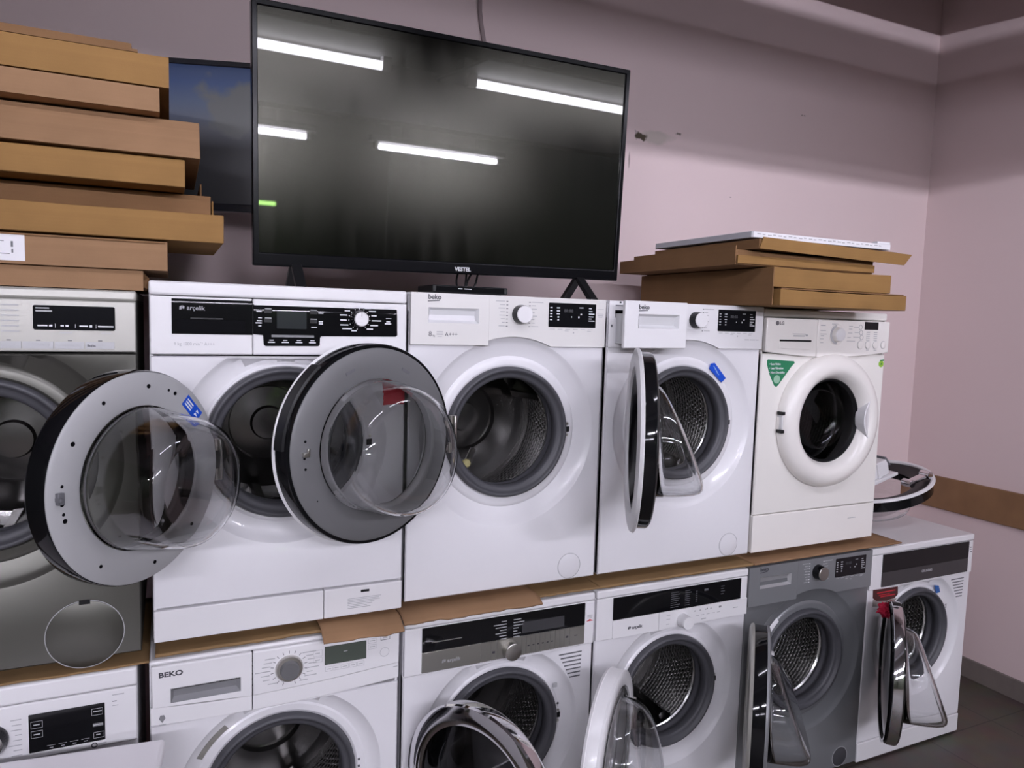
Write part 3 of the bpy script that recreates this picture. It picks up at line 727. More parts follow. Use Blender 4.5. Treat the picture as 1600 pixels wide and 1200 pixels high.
t4 = m_arch('white washing machine with its detergent drawer pulled out and door ajar', 1.584, .014, Z2, WHITE, WPLAST, WPLAST, pulled=True)
q = [(.413, .669), (.470, .614), (.455, .599), (.401, .641)]
st = MB().prism([(.405, .662), (.420, .664), (.469, .614), (.452, .600), (.399, .645)], .0105, .0125).done('blue_sticker', BLUE, t4, smooth=False)
mb = MB()
for k in range(3):
    c = Vector((.421+.006*k, .648-.0085*k)); ex = Vector((.70, -.71)); er = Vector((.71, .70))
    q = [c+ex*sx*.009+er*sy*.0014*(1 if k else .8) for sx, sy in ((-1, -1), (1, -1), (1, 1), (-1, 1))]; mb.prism([(p.x, p.y) for p in q], .0100, .0106)
mb.done('sticker_print', mat('pale_blue_print', (.30, .45, .75), .5), st, smooth=False)
d4 = door(t4, .118, -.020, .470, math.radians(120), .246, .234, .040, BLACKP, BLACKG, WPLAST, .155, (.03, .165, SLANT), side_R=.238, cone=BLACKG, ext_w=.052, ext_R=.248)
hinge(d4)

# ======= upper row, closed-door machine (right end)
def m_closed():
    t = machine('cream-white washing machine with closed door, right end of the upper row', 2.206, .028, Z2-.004)
    cabinet(t, CREAM, lid=CREAM, lidz=.822, lid_over=.0)
    front_panel(t, CREAM, STAMP['closed'], .144, .70)
    drum(t, .2)
    pp = [(.001, .820), (.001, .706)]+[(.001+.595*k/16, .706-.018*math.sin(PI*k/16)) for k in range(1, 16)]+[(.596, .706), (.596, .820)]
    left = [p for p in pp if p[0] < .233]; 
    zz = .706-.018*math.sin(PI*.234/.595)
    dr = panel(t, CREAMP, [(.001, .820), (.001, .706)]+[p for p in pp[2:-2] if p[0] < .232]+[(.234, zz), (.234, .820)], y0=-.014, name='detergent_drawer', bevel=.004)
    panel(t, CREAMP, [(.2355, .820), (.2355, zz)]+[p for p in pp[2:-2] if p[0] > .238]+[(.596, .706), (.596, .820)], y0=-.014, bevel=.004)
    # drawer grip
    recess(dr, 'drawer_handle', .061, .716, .208, .750, -.0143, -.004, CREAMP) if False else None
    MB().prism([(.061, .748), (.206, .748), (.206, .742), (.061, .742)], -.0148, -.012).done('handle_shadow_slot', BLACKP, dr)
    g = MB(); 
    g.prism([(.060, .742), (.206, .742), (.207, .716), (.195, .713), (.060, .718)], -.016, -.012); g.done('drawer_handle', RECESS if False else CREAMP, dr, bevel=.002)
    mb = MB(); mb.lathe([(0, -.0148), (.0075, -.0148), (.0075, -.014)], .047, .803, 24); text_bm(mb, 'LG', .016, .057, .7975, -.0146, bold=.02)
    mb.done('logo', mat('logo_grey', (.16, .15, .16), .4), dr, smooth=False, recalc=False)
    dashes(dr, 'drawer_print', PRINTG, [(.118, .768, .06, .002), (.122, .7615, .052, .004), (.178, .764, .01, .006)], -.0146)
    # control dial
    kb = MB().lathe([(.037, -.012), (.037, -.0155), (.034, -.0175), (.026, -.018), (.025, -.030), (.0235, -.0325)], .325, .769, 56, cap1=True).done('program_knob', CREAMP, t)
    MB().lathe([(.0245, -.029), (.0225, -.034), (.02, -.0355), (0, -.0355)], .325, .769, 56).done('knob_cap', WPLAST, kb)
    MB().box(.300, .316, -.0184, -.0178, .7685, .7705).done('knob_pointer', PRINTD, kb)
    MB().lathe([(.0265, -.0185), (.0345, -.0185), (.0345, -.0178), (.0265, -.0178)], .325, .769, 40, closed=True, a0=PI*.55, a1=PI*1.5).done('dial_scale', PRINTG, kb)
    block(t, 'display', BLACKD, .463, .789, .533, .820-.003, -.0152, -.01, .002)
    mb = MB()
    for x, z, r in ((.447, .734, .014), (.485, .734, .013), (.525, .734, .013), (.566, .735, .013)):
        b = MB().lathe([(r, -.013), (r, -.0165), (r-.0015, -.0175), (0, -.0175)], x, z, 28).done('button', CREAMP, t)
        MB().lathe([(r+.0015, -.0146), (r+.0002, -.0146), (r+.0002, -.014), (r+.0015, -.014)], x, z, 28, closed=True).done('button_ring', PRINTG, b)
    for x, z in ((.443, .797), (.447, .778), (.451, .761)):
        MB().lathe([(.009, -.0143), (.009, -.015), (.0075, -.015), (.0075, -.0143)], x, z, 24, closed=True).done('button_ring', PRINTG, t)
    it = [(.247, .80, .022, .003), (.30, .806, .03, .0022), (.385, .80, .018, .002), (.385, .79, .016, .002), (.382, .776, .02, .002), (.38, .76, .016, .002), (.378, .747, .04, .002), (.247, .782, .025, .002), (.247, .770, .03, .002), (.250, .764, .015, .003), (.247, .753, .016, .002), (.249, .74, .014, .002), (.41, .797, .022, .002), (.415, .778, .02, .002), (.41, .761, .028, .002)]
    it += [(.475, .78-.007*k, .017, .003) for k in range(5)]+[(.513, .78-.007*k, .017, .003) for k in range(5)]+[(.478, .716, .014, .002), (.518, .716, .014, .002)]
    dashes(t, 'panel_print', PRINTG, it, -.0145)
    # closed porthole door
    cx, cz, R = .318, .463, .238
    d = MB().lathe([(.146, .006), (.149, -.008), (.158, -.026), (.170, -.040), (.185, -.047), (.205, -.045), (.222, -.037), (.233, -.025), (R, -.012), (R, -.002), (.20, .006), (.16, .010), (.146, .012)], cx, cz, 110, closed=True).done('door', CREAMP, t, angle=50)
    bowl_o = MB().lathe([(.149, .002), (.146, .006), (.143, .02), (.130, .055), (.10, .078), (.05, .085), (0, .086)], cx, cz, 72).done('door_glass', SMOKE, d)
    s = bowl_o.modifiers.new('wall', 'SOLIDIFY'); s.thickness = .005
    MB().lathe([(.1505, -.010), (.147, -.002), (.144, .004), (.140, .0), (.146, -.011)], cx, cz, 72, closed=True).done('window_trim', BLACKP, d)
    # lens-shaped pull at the right side of the door
    pts = []
    for k in range(19):
        a = math.radians(-27+54*k/18); pts.append((cx+.222*math.cos(a), cz+.222*math.sin(a)+.004))
    for k in range(1, 18):
        q = k/18; zz = cz+.004+.222*math.sin(math.radians(27))*(1-2*q); bow = math.sin(PI*q)**.8
        pts.append((cx+.222*math.cos(math.radians(27))-.060*bow, zz))
    mb = MB().prism(pts, -.0475, -.004)
    for v in mb.bm.verts:
        if v.co.y < -.02: v.co.y += .028*max(0, (v.co.x-cx-.150)/.072)**1.6
    mb.done('door_handle', WPLAST, d, bevel=.004, seg=3)
    for z in (.435, .497):
        MB().box(.078, .092, -.030, -.004, z-.006, z+.006).done('hinge', BLACKP, t, bevel=.002)
    MB().box(.081, .088, -.026, -.002, .441, .491).done('hinge', RECESS, t, bevel=.002)
    # plinth
    k = MB().prism(rrect(.001, .012, .596, .142, .003), -.002, .02).done('kick_plate', CREAMP, t, bevel=.004)
    MB().box(.46, .50, -.0028, -.001, .094, .096).done('plinth_mark', PRINTG, k)
    # stickers
    g = MB().prism([(.024, .676), (.028, .680), (.146, .674), (.150, .668), (.135, .655), (.080, .592), (.072, .586), (.062, .590), (.036, .632), (.024, .664)], -.0006, .001).done('green_sticker', GREEN, t, smooth=False)
    mb = MB()
    for k_, s_ in enumerate(('• Less Noise', '• Less Vibration', '• More Durability')): text_bm(mb, s_, .0105, .035, .661-.0145*k_, -.0010, bold=.01, sx=.95)
    mb.done('sticker_text', PRINTW, g, smooth=False, recalc=False)
    MB().lathe([(0, -.0009), (.0145, -.0009), (.0145, -.0004)], .072, .612, 28).done('sticker_print', LGREEN, g)
    e = MB().lathe([(0, -.0008), (.0125, -.0008), (.0125, .0006)], .580, .665, 28).done('energy_sticker', YGREEN, t)
    MB().prism([(.574, .680), (.594, .682), (.594, .676), (.574, .675)], -.001, 0).done('energy_sticker_top', GREEN, e)
    text(e, 'sticker_text', 'A', .012, .5765, .661, -.0012, GREEN, bold=.02)
    return t
m_closed()

# ======= lower row
def m_dialdisplay():
    t = machine('white machine with large square black display, left end of the lower row', -.27, -.016, 0)
    cabinet(t, WHITE, h=.846, lid=WPLAST, lidz=.803, lid_over=.010)
    front_panel(t, WHITE, STAMP['wide'], .014, .67)
    gasket(t); drum(t)
    panel(t, WPLAST, rrect(.001, .672, .596, .801, .003), y0=-.008)
    ds = block(t, 'display', BLACKG, .385, .687, .531, .774, -.0095, -.004, .0015)
    mb = MB()
    for x0, z0, x1, z1 in ((.389, .742, .411, .758), (.389, .720, .411, .736), (.505, .748, .527, .764), (.507, .722, .527, .729), (.508, .694, .529, .708)):
        for a in ((x0, x1, z0, z0+.0007), (x0, x1, z1-.0007, z1), (x0, x0+.0007, z0, z1), (x1-.0007, x1, z0, z1)): mb.box(a[0], a[1], -.0101, -.0094, a[2], a[3])
    for k in range(4):
        x0 = .418+.022*k; mb.box(x0, x0+.016, -.0101, -.0094, .697, .6977)
    mb.done('key_outline', PRINTG, ds, smooth=False)
    dashes(ds, 'display_print', PRINTG, [(.394, .750, .012, .0022), (.394, .728, .012, .0022), (.508, .757, .017, .0025), (.507, .7255, .02, .003), (.513, .702, .008, .002)]+[(.423+.022*k, .692, .007, .0016) for k in range(4)], -.0098)
    dashes(t, 'program_print', PRINTG, [(.372-w_, .768-.0115*k, w_, .0018) for k, w_ in enumerate((.02, .018, .02, .012, .016, .025, .016, .02))], -.0083)
    dashes(t, 'panel_print', PRINTD, [(.546, .773, .009, .0018)], -.0083)
    dashes(t, 'panel_print', PRINTG, [(.546, .788, .024, .0022), (.546, .763, .012, .0018), (.515, .679, .018, .003), (.515, .674, .016, .002)], -.0083)
    mb = MB().lathe([(.0065, -.0085), (.0065, -.008), (.004, -.008), (.004, -.0085)], .509, .677, 20, closed=True)
    mb.done('logo', LOGOD, t)
    knob(t, .315, .731, -.008, .034, .026, BLACKG, SATIN, h=.03)
    return t
m_dialdisplay()

def m_lcd():
    t = machine('white washing machine with grey-capped dial and small greenish display, below the black-panel machine', .352, -.016, 0)
    cabinet(t, WHITE, lid=WPLAST, lidz=.838, lid_over=.004)
    front_panel(t, WHITE, STAMP['soft'][:0]+[(.252, 0), (.249, .002), (.240, .010), (.222, .016), (.214, .018), (.209, .015), (.194, .015), (.187, .02), (.185, .06)], .014, .69)
    gasket(t); drum(t, .9)
    def curve(x): return .686+.002+.016*((x-.24)/.36)**2
    xs = [.001+.595*k/20 for k in range(21)]
    # lower apron, drawer, main fascia
    low_l = [(.001, .738), (.001, curve(.001))]+[(x, curve(x)) for x in xs if .002 < x < .224]+[(.2255, curve(.2255)), (.2255, .726)]+[(x, .726+.013*((.2255-x)/.2255)**2) for x in reversed(xs) if .002 < x < .224]
    panel(t, WPLAST, low_l, y0=-.006, name='apron', bevel=.0015)
    def c2(x): return .726+.020*((x-.2265)/.37)**1.5
    xr = [.2275]+[x for x in xs if x > .23][:-1]+[.596]
    panel(t, WPLAST, [(x, c2(x)-.0012) for x in reversed(xr)]+[(x, curve(x)) for x in xr], y0=-.006, name='apron', bevel=.0015)
    panel(t, WPLAST, [(x, c2(x)) for x in xr]+[(.596, .838), (.2275, .838)], y0=-.010, bevel=.003)
    rx0, rz0, rx1, rz1 = .045, .745, .199, .778
    dr = frame_with_hole(.004, .7400, .2255, .838, rx0, rz0, rx1, rz1, -.010, .004, drop=.0125).done('detergent_drawer', WPLAST, t, bevel=.003)
    recess(dr, 'drawer_handle', rx0, rz0, rx1, rz1, -.010, .0135, mat('grey_recess', (.24, .24, .25), .35))
    text(dr, 'logo', 'BEKO', .0165, .019, .811, -.0104, LOGOD, bold=.035, sx=1.25)
    mb = MB().prism([(.019, .709), (.026, .699), (.033, .709), (.030, .717), (.022, .717)], -.0068, -.006)
    mb.done('wool_mark', mat('mark_grey', (.22, .22, .23), .4), t, smooth=False)
    dashes(t, 'panel_print', PRINTG, [(.018, .694, .016, .002)], -.0064)
    # dial
    kb = MB().lathe([(.0335, -.010), (.0335, -.015), (.031, -.019), (.0255, -.020)], .313, .782, 56, cap1=True).done('program_knob', SATIN, t)
    MB().lathe([(.024, -.019), (.0225, -.029), (.021, -.031), (0, -.0315)], .313, .782, 56).done('knob_cap', mat('dark_grey_cap', (.16, .16, .165), .38, metal=.3), kb)
    mb = MB()
    for k in range(18):
        a = PI*2*k/18+.17
        if abs(math.cos(a)) < .15 and math.sin(a) < 0: continue
        c, s = math.cos(a), math.sin(a)
        q = [(.313+r*c-w_*s, .782+r*s+w_*c) for r, w_ in ((.0375, -.0007), (.0450, -.0007), (.0450, .0007), (.0375, .0007))]
        mb.prism(q, -.0105, -.0098)
    mb.done('program_mark', PRINTD, t, smooth=False)
    dashes(t, 'program_print', PRINTG, [(.255, .813, .024, .002), (.252, .803, .02, .002), (.248, .793, .02, .002), (.232, .782, .036, .002), (.246, .771, .02, .002), (.25, .760, .016, .002), (.262, .749, .022, .002)], -.0103)
    dashes(t, 'program_print', PRINTG, [(.345, .816, .034, .002), (.354, .807, .018, .002), (.358, .797, .018, .002), (.360, .786, .02, .002), (.358, .775, .028, .002), (.356, .765, .014, .002), (.35, .755, .03, .002), (.338, .745, .02, .002)], -.0103)
    ds = block(t, 'display', LCDG, .400, .774, .507, .822, -.0112, -.006, .001)
    dashes(ds, 'display_print', PRINTG, [(.448, .803, .010, .0015)], -.0114)
    mb = MB()
    for x0, z0, x1, z1 in ((.545, .815, .570, .832),):
        for a in ((x0, x1, z0, z0+.0012), (x0, x1, z1-.0012, z1), (x0, x0+.0012, z0, z1), (x1-.0012, x1, z0, z1)): mb.box(a[0], a[1], -.0106, -.0098, a[2], a[3])
    mb.done('button_outline', PRINTD, t, smooth=False)
    for x0, z0, x1, z1 in [(.512, .812, .534, .824), (.512, .796, .534, .808), (.372, .800, .394, .816), (.372, .784, .394, .797)]+[(.402+.0205*k, .756, .420+.0205*k, .768) for k in range(5)]:
        mb = MB()
        for a in ((x0, x1, z0, z0+.0006), (x0, x1, z1-.0006, z1), (x0, x0+.0006, z0, z1), (x1-.0006, x1, z0, z1)): mb.box(a[0], a[1], -.0104, -.0098, a[2], a[3])
        mb.done('button_outline', PRINTG, t, smooth=False)
    MB().lathe([(.0125, -.0104), (.0125, -.0098), (.0115, -.0098), (.0115, -.0104)], .556, .782, 28, closed=True).done('button_outline', PRINTG, t, smooth=False)
    dashes(t, 'button_print', PRINTG, [(.549, .826, .016, .002), (.551, .821, .012, .002), (.516, .818, .014, .002), (.516, .802, .014, .002), (.376, .808, .012, .002), (.376, .790, .012, .002)]+[(.405+.0205*k, .762, .011, .0018) for k in range(5)]+[(.58, .737, .012, .002)], -.0103)
    # sticker on the rim of the recess
    mb = MB(); A = []
    for k in range(9):
        a = math.radians(126+24*k/8); A.append([mb.bm.verts.new((OX+r*math.cos(a), y_, OZ+r*math.sin(a))) for r, y_ in ((.217, .0155), (.232, .0125))])
    for p, q in zip(A, A[1:]): mb.bm.faces.new((p[0], p[1], q[1], q[0]))
    mb.done('rim_sticker', mat('grey_sticker', (.24, .23, .21), .5, var=.3, vscale=90), t)
    mb = MB()
    for z in (.485, .466, .452): mb.lathe([(.0035, .0155), (.003, .013), (0, .013)], .497, z, 14)
    mb.done('latch_screw', PRINTD, t)
    return t
m_lcd()

def m_metalpanel():
    t = machine('white washing machine with black and metal panel and chrome door, third in the lower row', .966, -.004, 0)
    cabinet(t, WHITE, lid=WPLAST, lidz=.825)
    front_panel(t, WHITE, STAMP['wide'], .014, .69)
    gasket(t); drum(t, .2)
    panel(t, WPLAST, rrect(.001, .692, .596, .824, .002), y0=-.006)
    block(t, 'panel_glass', BLACKG, .050, .754, .2230, .822, -.0085, -.004, .001)
    block(t, 'panel_glass', BLACKG, .2235, .754, .562, .822, -.0085, -.004, .001)
    dr = block(t, 'detergent_drawer', PANELSTEEL, .050, .696, .2230, .753, -.0095, -.004, .001, bevel=.0008)
    MB().box(.077, .165, -.0105, -.008, .7785, .780).done('handle_edge', SATIN, dr)
    arcelik_logo(dr, .108, .716, -.0098, .0105, LOGOS)
    edges = [.2235, .254, .273, .352, .366, .381, .396, .411, .428, .444, .461, .477, .493, .510, .562]
    for a, b in zip(edges, edges[1:]):
        block(t, 'button', PANELSTEEL, a+.0008, .697, b-.0008, .753, -.0095, -.004, .0006)
    dashes(t, 'button_print', LOGOD, [(.371+.0155*k, .722, .006, .003) for k in range(6)]+[(.498, .727, .003, .006), (.502, .727, .003, .006), (.527, .727, .010, .002), (.259, .72, .008, .006)], -.0098)
    knob(t, .316, .720, -.0095, .026, .0245, SATIN, SATIN, h=.024)
    dashes(t, 'panel_print', PRINTG, [(.302-w_, .806-.0085*k, w_, .0022) for k, w_ in enumerate((.016, .04, .034, .02, .034, .022, .018, .012))]+[(.324, .806-.0085*k, w_, .0022) for k, w_ in enumerate((.024, .034, .03, .016, .012, .024, .02, .018))], -.0088)
    block(t, 'display', mat('dim_display', (.04, .04, .043), .25), .352, .761, .491, .794, -.0088, -.008, .001)
    vents(t, .560, .669)
    st = MB().prism([(.566, .818), (.594, .818), (.594, .752), (.566, .752)], -.0072, -.0055).done('paper_sticker', PAPER, t, smooth=False)
    MB().prism([(.568, .763), (.592, .763), (.580, .769)], -.0078, -.007).done('red_triangle', RED, st, smooth=False)
    dashes(st, 'sticker_print', PRINTG, [(.571, .781, .018, .002), (.571, .777, .018, .002), (.571, .773, .016, .002)], -.0074)
    MB().prism(rrect(.470, .566, .484, .579, .001), .008, .012).done('rim_mark', PRINTG, t)
    latch(t, .493, .472)
    mb = MB().lathe([(.0038, .0155), (.003, .013), (0, .013)], .492, .510, 14); mb.done('screw', PRINTD, t)
    d = door(t, .053, -.006, .458, math.radians(60.7), .221, .222, .042, WPLAST, CHROME, CHROME, .150, (.09, .14, SLANT), side_R=.226, ext_w=.052, ext_R=.227, pane=SMOKE, cone=BLACKG)
    hinge(d)
    return t
m_metalpanel()

def m_blackstrip():
    t = machine('white washing machine with slim black strip and white knob, its white door wide open', 1.573, 0, 0)
    cabinet(t, WHITE, lid=WPLAST, lidz=.823)
    front_panel(t, WHITE, STAMP['wide'], .014, .69)
    gasket(t); drum(t, 1.0)
    panel(t, WPLAST, rrect(.001, .690, .596, .822, .002), y0=-.005)
    block(t, 'panel_glass', BLACKG, .059, .7495, .566, .820, -.008, -.003, .001)
    dr = block(t, 'detergent_drawer', WPLAST, .059, .690, .2315, .748, -.0085, -.003, .001, bevel=.001)
    block(t, 'button_strip', WPLAST, .2335, .692, .596, .748, -.0085, -.003, .001, bevel=.001)
    arcelik_logo(dr, .115, .712, -.0088, .0105, LOGOD)
    knob(t, .325, .712, -.0085, .022, .0205, WPLAST, WPLAST, h=.034)
    it = [(.276, .807-.0068*k, w_, .0018) for k, w_ in enumerate((.03, .036, .028, .036, .03, .024, .036, .03))]+[(.332, .807-.0068*k, w_, .0018) for k, w_ in enumerate((.02, .026, .02, .018, .022, .02, .018, .02))]+[(.376, .800-.0068*k, .006, .0022) for k in range(6)]+[(.410, .800, .016, .007), (.480, .803, .014, .0018), (.480, .795, .012, .0018), (.480, .786, .016, .0018), (.480, .777, .012, .0018)]
    dashes(t, 'panel_print', mat('dim_print', (.10, .10, .11), .5), it, -.0083)
    for it_ in ([(.372+.022*k, .734, .006, .004) for k in range(4)], [(.380+.022*k, .717, .012, .002) for k in range(5)], [(.262, .735, .014, .0018), (.262, .722, .014, .0018), (.262, .706, .012, .0018)], [(.402, .703, .02, .003)], [(.535, .722, .02, .003)]):
        dashes(t, 'button_print', PRINTG, it_, -.0088)
    for it_ in [(.424, .735, .003, .005), (.475, .734, .004, .006), (.481, .734, .003, .006)]: dashes(t, 'button_print', PRINTD, [it_], -.0088)
    latch(t, .491, .471)
    d = door(t, .110, -.060, .459, math.radians(136), .229, .229, .042, WPLAST, WPLAST, WPLAST, .186, (.05, .155, [(1.0, -.1), (.99, .02), (.90, .03), (.86, .06)]+[(a*.86, max(b, .08)) for a, b in SLANT[1:]]), side_R=.2285, ext_w=.045)
    hinge(d)
    return t
m_blackstrip()

t5 = m_arch('dark grey washing machine with black door, fourth from left in the lower row', 2.172, 0, 0, GREYE, GREYP, SATIN, silver=True, mRec=mat('silver_recess', (.50, .50, .51), .3, metal=.5), flapm=mat('dark_flap', (.05, .05, .055), .45))
d5 = door(t5, .080, -.020, .478, math.radians(133), .247, .245, .050, GREYP, BLACKG, SILVERP, .158, (.03, .155, SLANT), side_R=.243, ext_w=.05, cone=BLACKG)
hinge(d5)
MB().box(-.01, .035, -.004, .02, .045, .085).box(.0, .018, .015, .03, .052, .078).done('lock_bracket', mat('pale_metal', (.55, .54, .54), .4), d5, bevel=.002)
st = MB(); A = []
for k in range(5):
    a = math.radians(128+20*k/4); A.append([st.bm.verts.new((OX+r*math.cos(a), y_, OZ+r*math.sin(a))) for r, y_ in ((.205, .016), (.222, .0185))])
for p, q in zip(A, A[1:]): st.bm.faces.new((p[0], p[1], q[1], q[0]))
st.done('paper_sticker', PAPER, t5)

def m_end():
    t = machine('white washing machine with black glass panel, right end of the lower row', 2.77, 0, 0)
    cabinet(t, WHITE, lid=WPLAST, lidz=.823)
    front_panel(t, WHITE, STAMP['wide'], .086, .69)
    gasket(t); drum(t, .5)
    panel(t, WPLAST, rrect(.001, .690, .596, .8215, .002), y0=-.005)
    block(t, 'panel_glass', BLACKG, .062, .753, .566, .821, -.008, -.003, .001)
    block(t, 'panel_glass', mat('graphite_glass', (.028, .028, .030), .2, coat=.3), .062, .696, .566, .7522, -.008, -.003, .001)
    text(t, 'logo', 'GRUNDIG', .0135, .285, .727, -.0084, LOGOS, bold=.015)
    vents(t, .560, .669)
    dashes(t, 'panel_print', PRINTD, [(.576, .795, .012, .003), (.576, .786, .012, .002), (.580, .776, .010, .004)], -.0054)
    st = MB().prism([(.027, .687), (.164, .684), (.167, .652), (.150, .640), (.10, .636), (.05, .642), (.029, .655)], -.0008, .0005).done('dark_red_sticker', DRED, t, smooth=False); st['label'] = 'dark red label'
    dashes(st, 'sticker_print', RED, [(.05, .672, .1, .004), (.06, .662, .06, .003), (.07, .655, .08, .004)], -.001)
    MB().prism([(.030, .650), (.164, .636), (.13, .612), (.03, .622)], -.0006, .0005).done('silver_sticker', mat('silver_foil', (.45, .43, .41), .35, metal=.6), t, smooth=False)
    b = MB().prism([(.395, .655), (.420, .650), (.432, .622), (.408, .620)], .008, .0105).done('blue_sticker', mat('blue_label', (.02, .10, .33), .4, var=.4, vscale=60), t, smooth=False)
    latch(t, .481, .474)
    dashes(t, 'rim_mark', PRINTD, [(.478, .505, .004, .005), (.477, .562, .010, .002), (.484, .553, .002, .014), (.480, .530, .002, .003)], .0145)
    MB().prism(rrect(.001, .010, .596, .084, .002), -.003, .02).done('kick_plate', WPLAST, t, bevel=.004)
    d = door(t, .143, -.012, .458, math.radians(138.5), .244, .240, .036, BLACKG, CHROME, BLACKG, .164, (.05, .175, SLANT), side_R=.243, ext_w=.012, pane=mat('dark_door_glass', (.012, .012, .013), .06, coat=.5))
    hinge(d)
    return t
m_end()

# ------------------------------------------------------------------ television on the upper row
def television():
    ya, ti, ro = [math.radians(a) for a in (.93, -3.59, .74)]
    ex = Vector((math.cos(ya), math.sin(ya), 0)); n = Vector((-math.sin(ya), math.cos(ya), 0))
    ez = math.cos(ti)*Vector((0, 0, 1))+math.sin(ti)*n
    ex2 = math.cos(ro)*ex+math.sin(ro)*ez; ez2 = math.cos(ro)*ez-math.sin(ro)*ex; ny = ez2.cross(ex2)
    t = thing('television', 'large black flat-screen television standing on top of the upper row', 'television')
    o = Vector((.598, .136, 1.782))
    t.matrix_world = Matrix(((ex2.x, ny.x, ez2.x, o.x), (ex2.y, ny.y, ez2.y, o.y), (ex2.z, ny.z, ez2.z, o.z), (0, 0, 0, 1)))
    W, H = 1.10, .639
    mb = frame_with_hole(0, 0, W, H, .014, .034, W-.014, H-.014, -.004, .03)
    mb.done('bezel', mat('bezel_black', (.004, .004, .005), .22, spec=.12), t, bevel=.003)
    # panel: dark matt-gloss sheet with fine brushed wipe marks
    ma = bpy.data.materials.new('tv_screen'); ma.use_nodes = True; nt = ma.node_tree; nt.nodes.remove(nt.nodes['Principled BSDF'])
    df = nt.nodes.new('ShaderNodeBsdfDiffuse'); df.inputs['Color'].default_value = (.0025, .0026, .0022, 1)
    g1 = nt.nodes.new('ShaderNodeBsdfGlossy'); g1.inputs['Color'].default_value = (.0160, .0155, .0130, 1); g1.distribution = 'BECKMANN'      # matt anti-glare sheen
    g2 = nt.nodes.new('ShaderNodeBsdfGlossy'); g2.inputs['Color'].default_value = (.030, .030, .029, 1); g2.inputs['Roughness'].default_value = .03; g2.distribution = 'BECKMANN'
    tc = nt.nodes.new('ShaderNodeTexCoord'); mp = nt.nodes.new('ShaderNodeMapping'); mp.inputs['Scale'].default_value = (14, 1, 1.6); mp.inputs['Rotation'].default_value = (0, .25, 0)
    nz = nt.nodes.new('ShaderNodeTexNoise'); nz.inputs['Scale'].default_value = 2.5; nz.inputs['Detail'].default_value = 5
    mr = nt.nodes.new('ShaderNodeMapRange'); mr.inputs[1].default_value = .2; mr.inputs[2].default_value = .8; mr.inputs[3].default_value = .20; mr.inputs[4].default_value = .26
    nt.links.new(tc.outputs['Object'], mp.inputs[0]); nt.links.new(mp.outputs[0], nz.inputs['Vector']); nt.links.new(nz.outputs['Fac'], mr.inputs[0]); nt.links.new(mr.outputs[0], g1.inputs['Roughness'])
    a1 = nt.nodes.new('ShaderNodeAddShader'); a2 = nt.nodes.new('ShaderNodeAddShader')
    nt.links.new(df.outputs[0], a1.inputs[0]); nt.links.new(g1.outputs[0], a1.inputs[1]); nt.links.new(a1.outputs[0], a2.inputs[0]); nt.links.new(g2.outputs[0], a2.inputs[1])
    nt.links.new(a2.outputs[0], nt.nodes['Material Output'].inputs[0])
    MB().box(.012, W-.012, .002, .02, .03, H-.012).done('screen', ma, t, smooth=False)
    mb = MB().box(.02, W-.02, .03, .05, .02, H-.02).box(.2, W-.2, .05, .085, .03, .38)
    mb.done('back_shell', BLACKP, t, bevel=.008)
    text(t, 'logo', 'VESTEL', .0155, W/2+.02, .009, -.0048, mat('logo_white', (.7, .7, .72), .3, metal=.4), align='CENTER', bold=.03)
    return t
TV = television()
def tv_foot(x):
    # splayed inverted-V leg in world coordinates, then parented under the set
    ztop, zbot = 1.800, 1.7305
    def leg(y1):
        mb = MB()
        s = 1 if y1 > .155 else -1
        mb.prism_yz([(.148, ztop), (.168, ztop), (y1+s*.012, zbot), (y1-s*.012, zbot)] if s > 0 else [(.168, ztop), (.148, ztop), (y1-.012, zbot), (y1+.012, zbot)], x-.014, x+.014)
        return mb
    mb = MB()
    mb.prism_yz([(.150, ztop), (.172, ztop), (.262, zbot), (.236, zbot)], x-.013, x+.013)
    mb.prism_yz([(.146, ztop), (.168, ztop), (.082, zbot), (.056, zbot)], x-.013, x+.013)
    o = mb.done('stand_foot', mat('foot_black', (.012, .012, .013), .28), bevel=.002)
    bpy.context.view_layer.update()
    o.parent = TV; o.matrix_parent_inverse = TV.matrix_world.inverted()
bpy.context.view_layer.update()
tv_foot(.705); tv_foot(1.562)

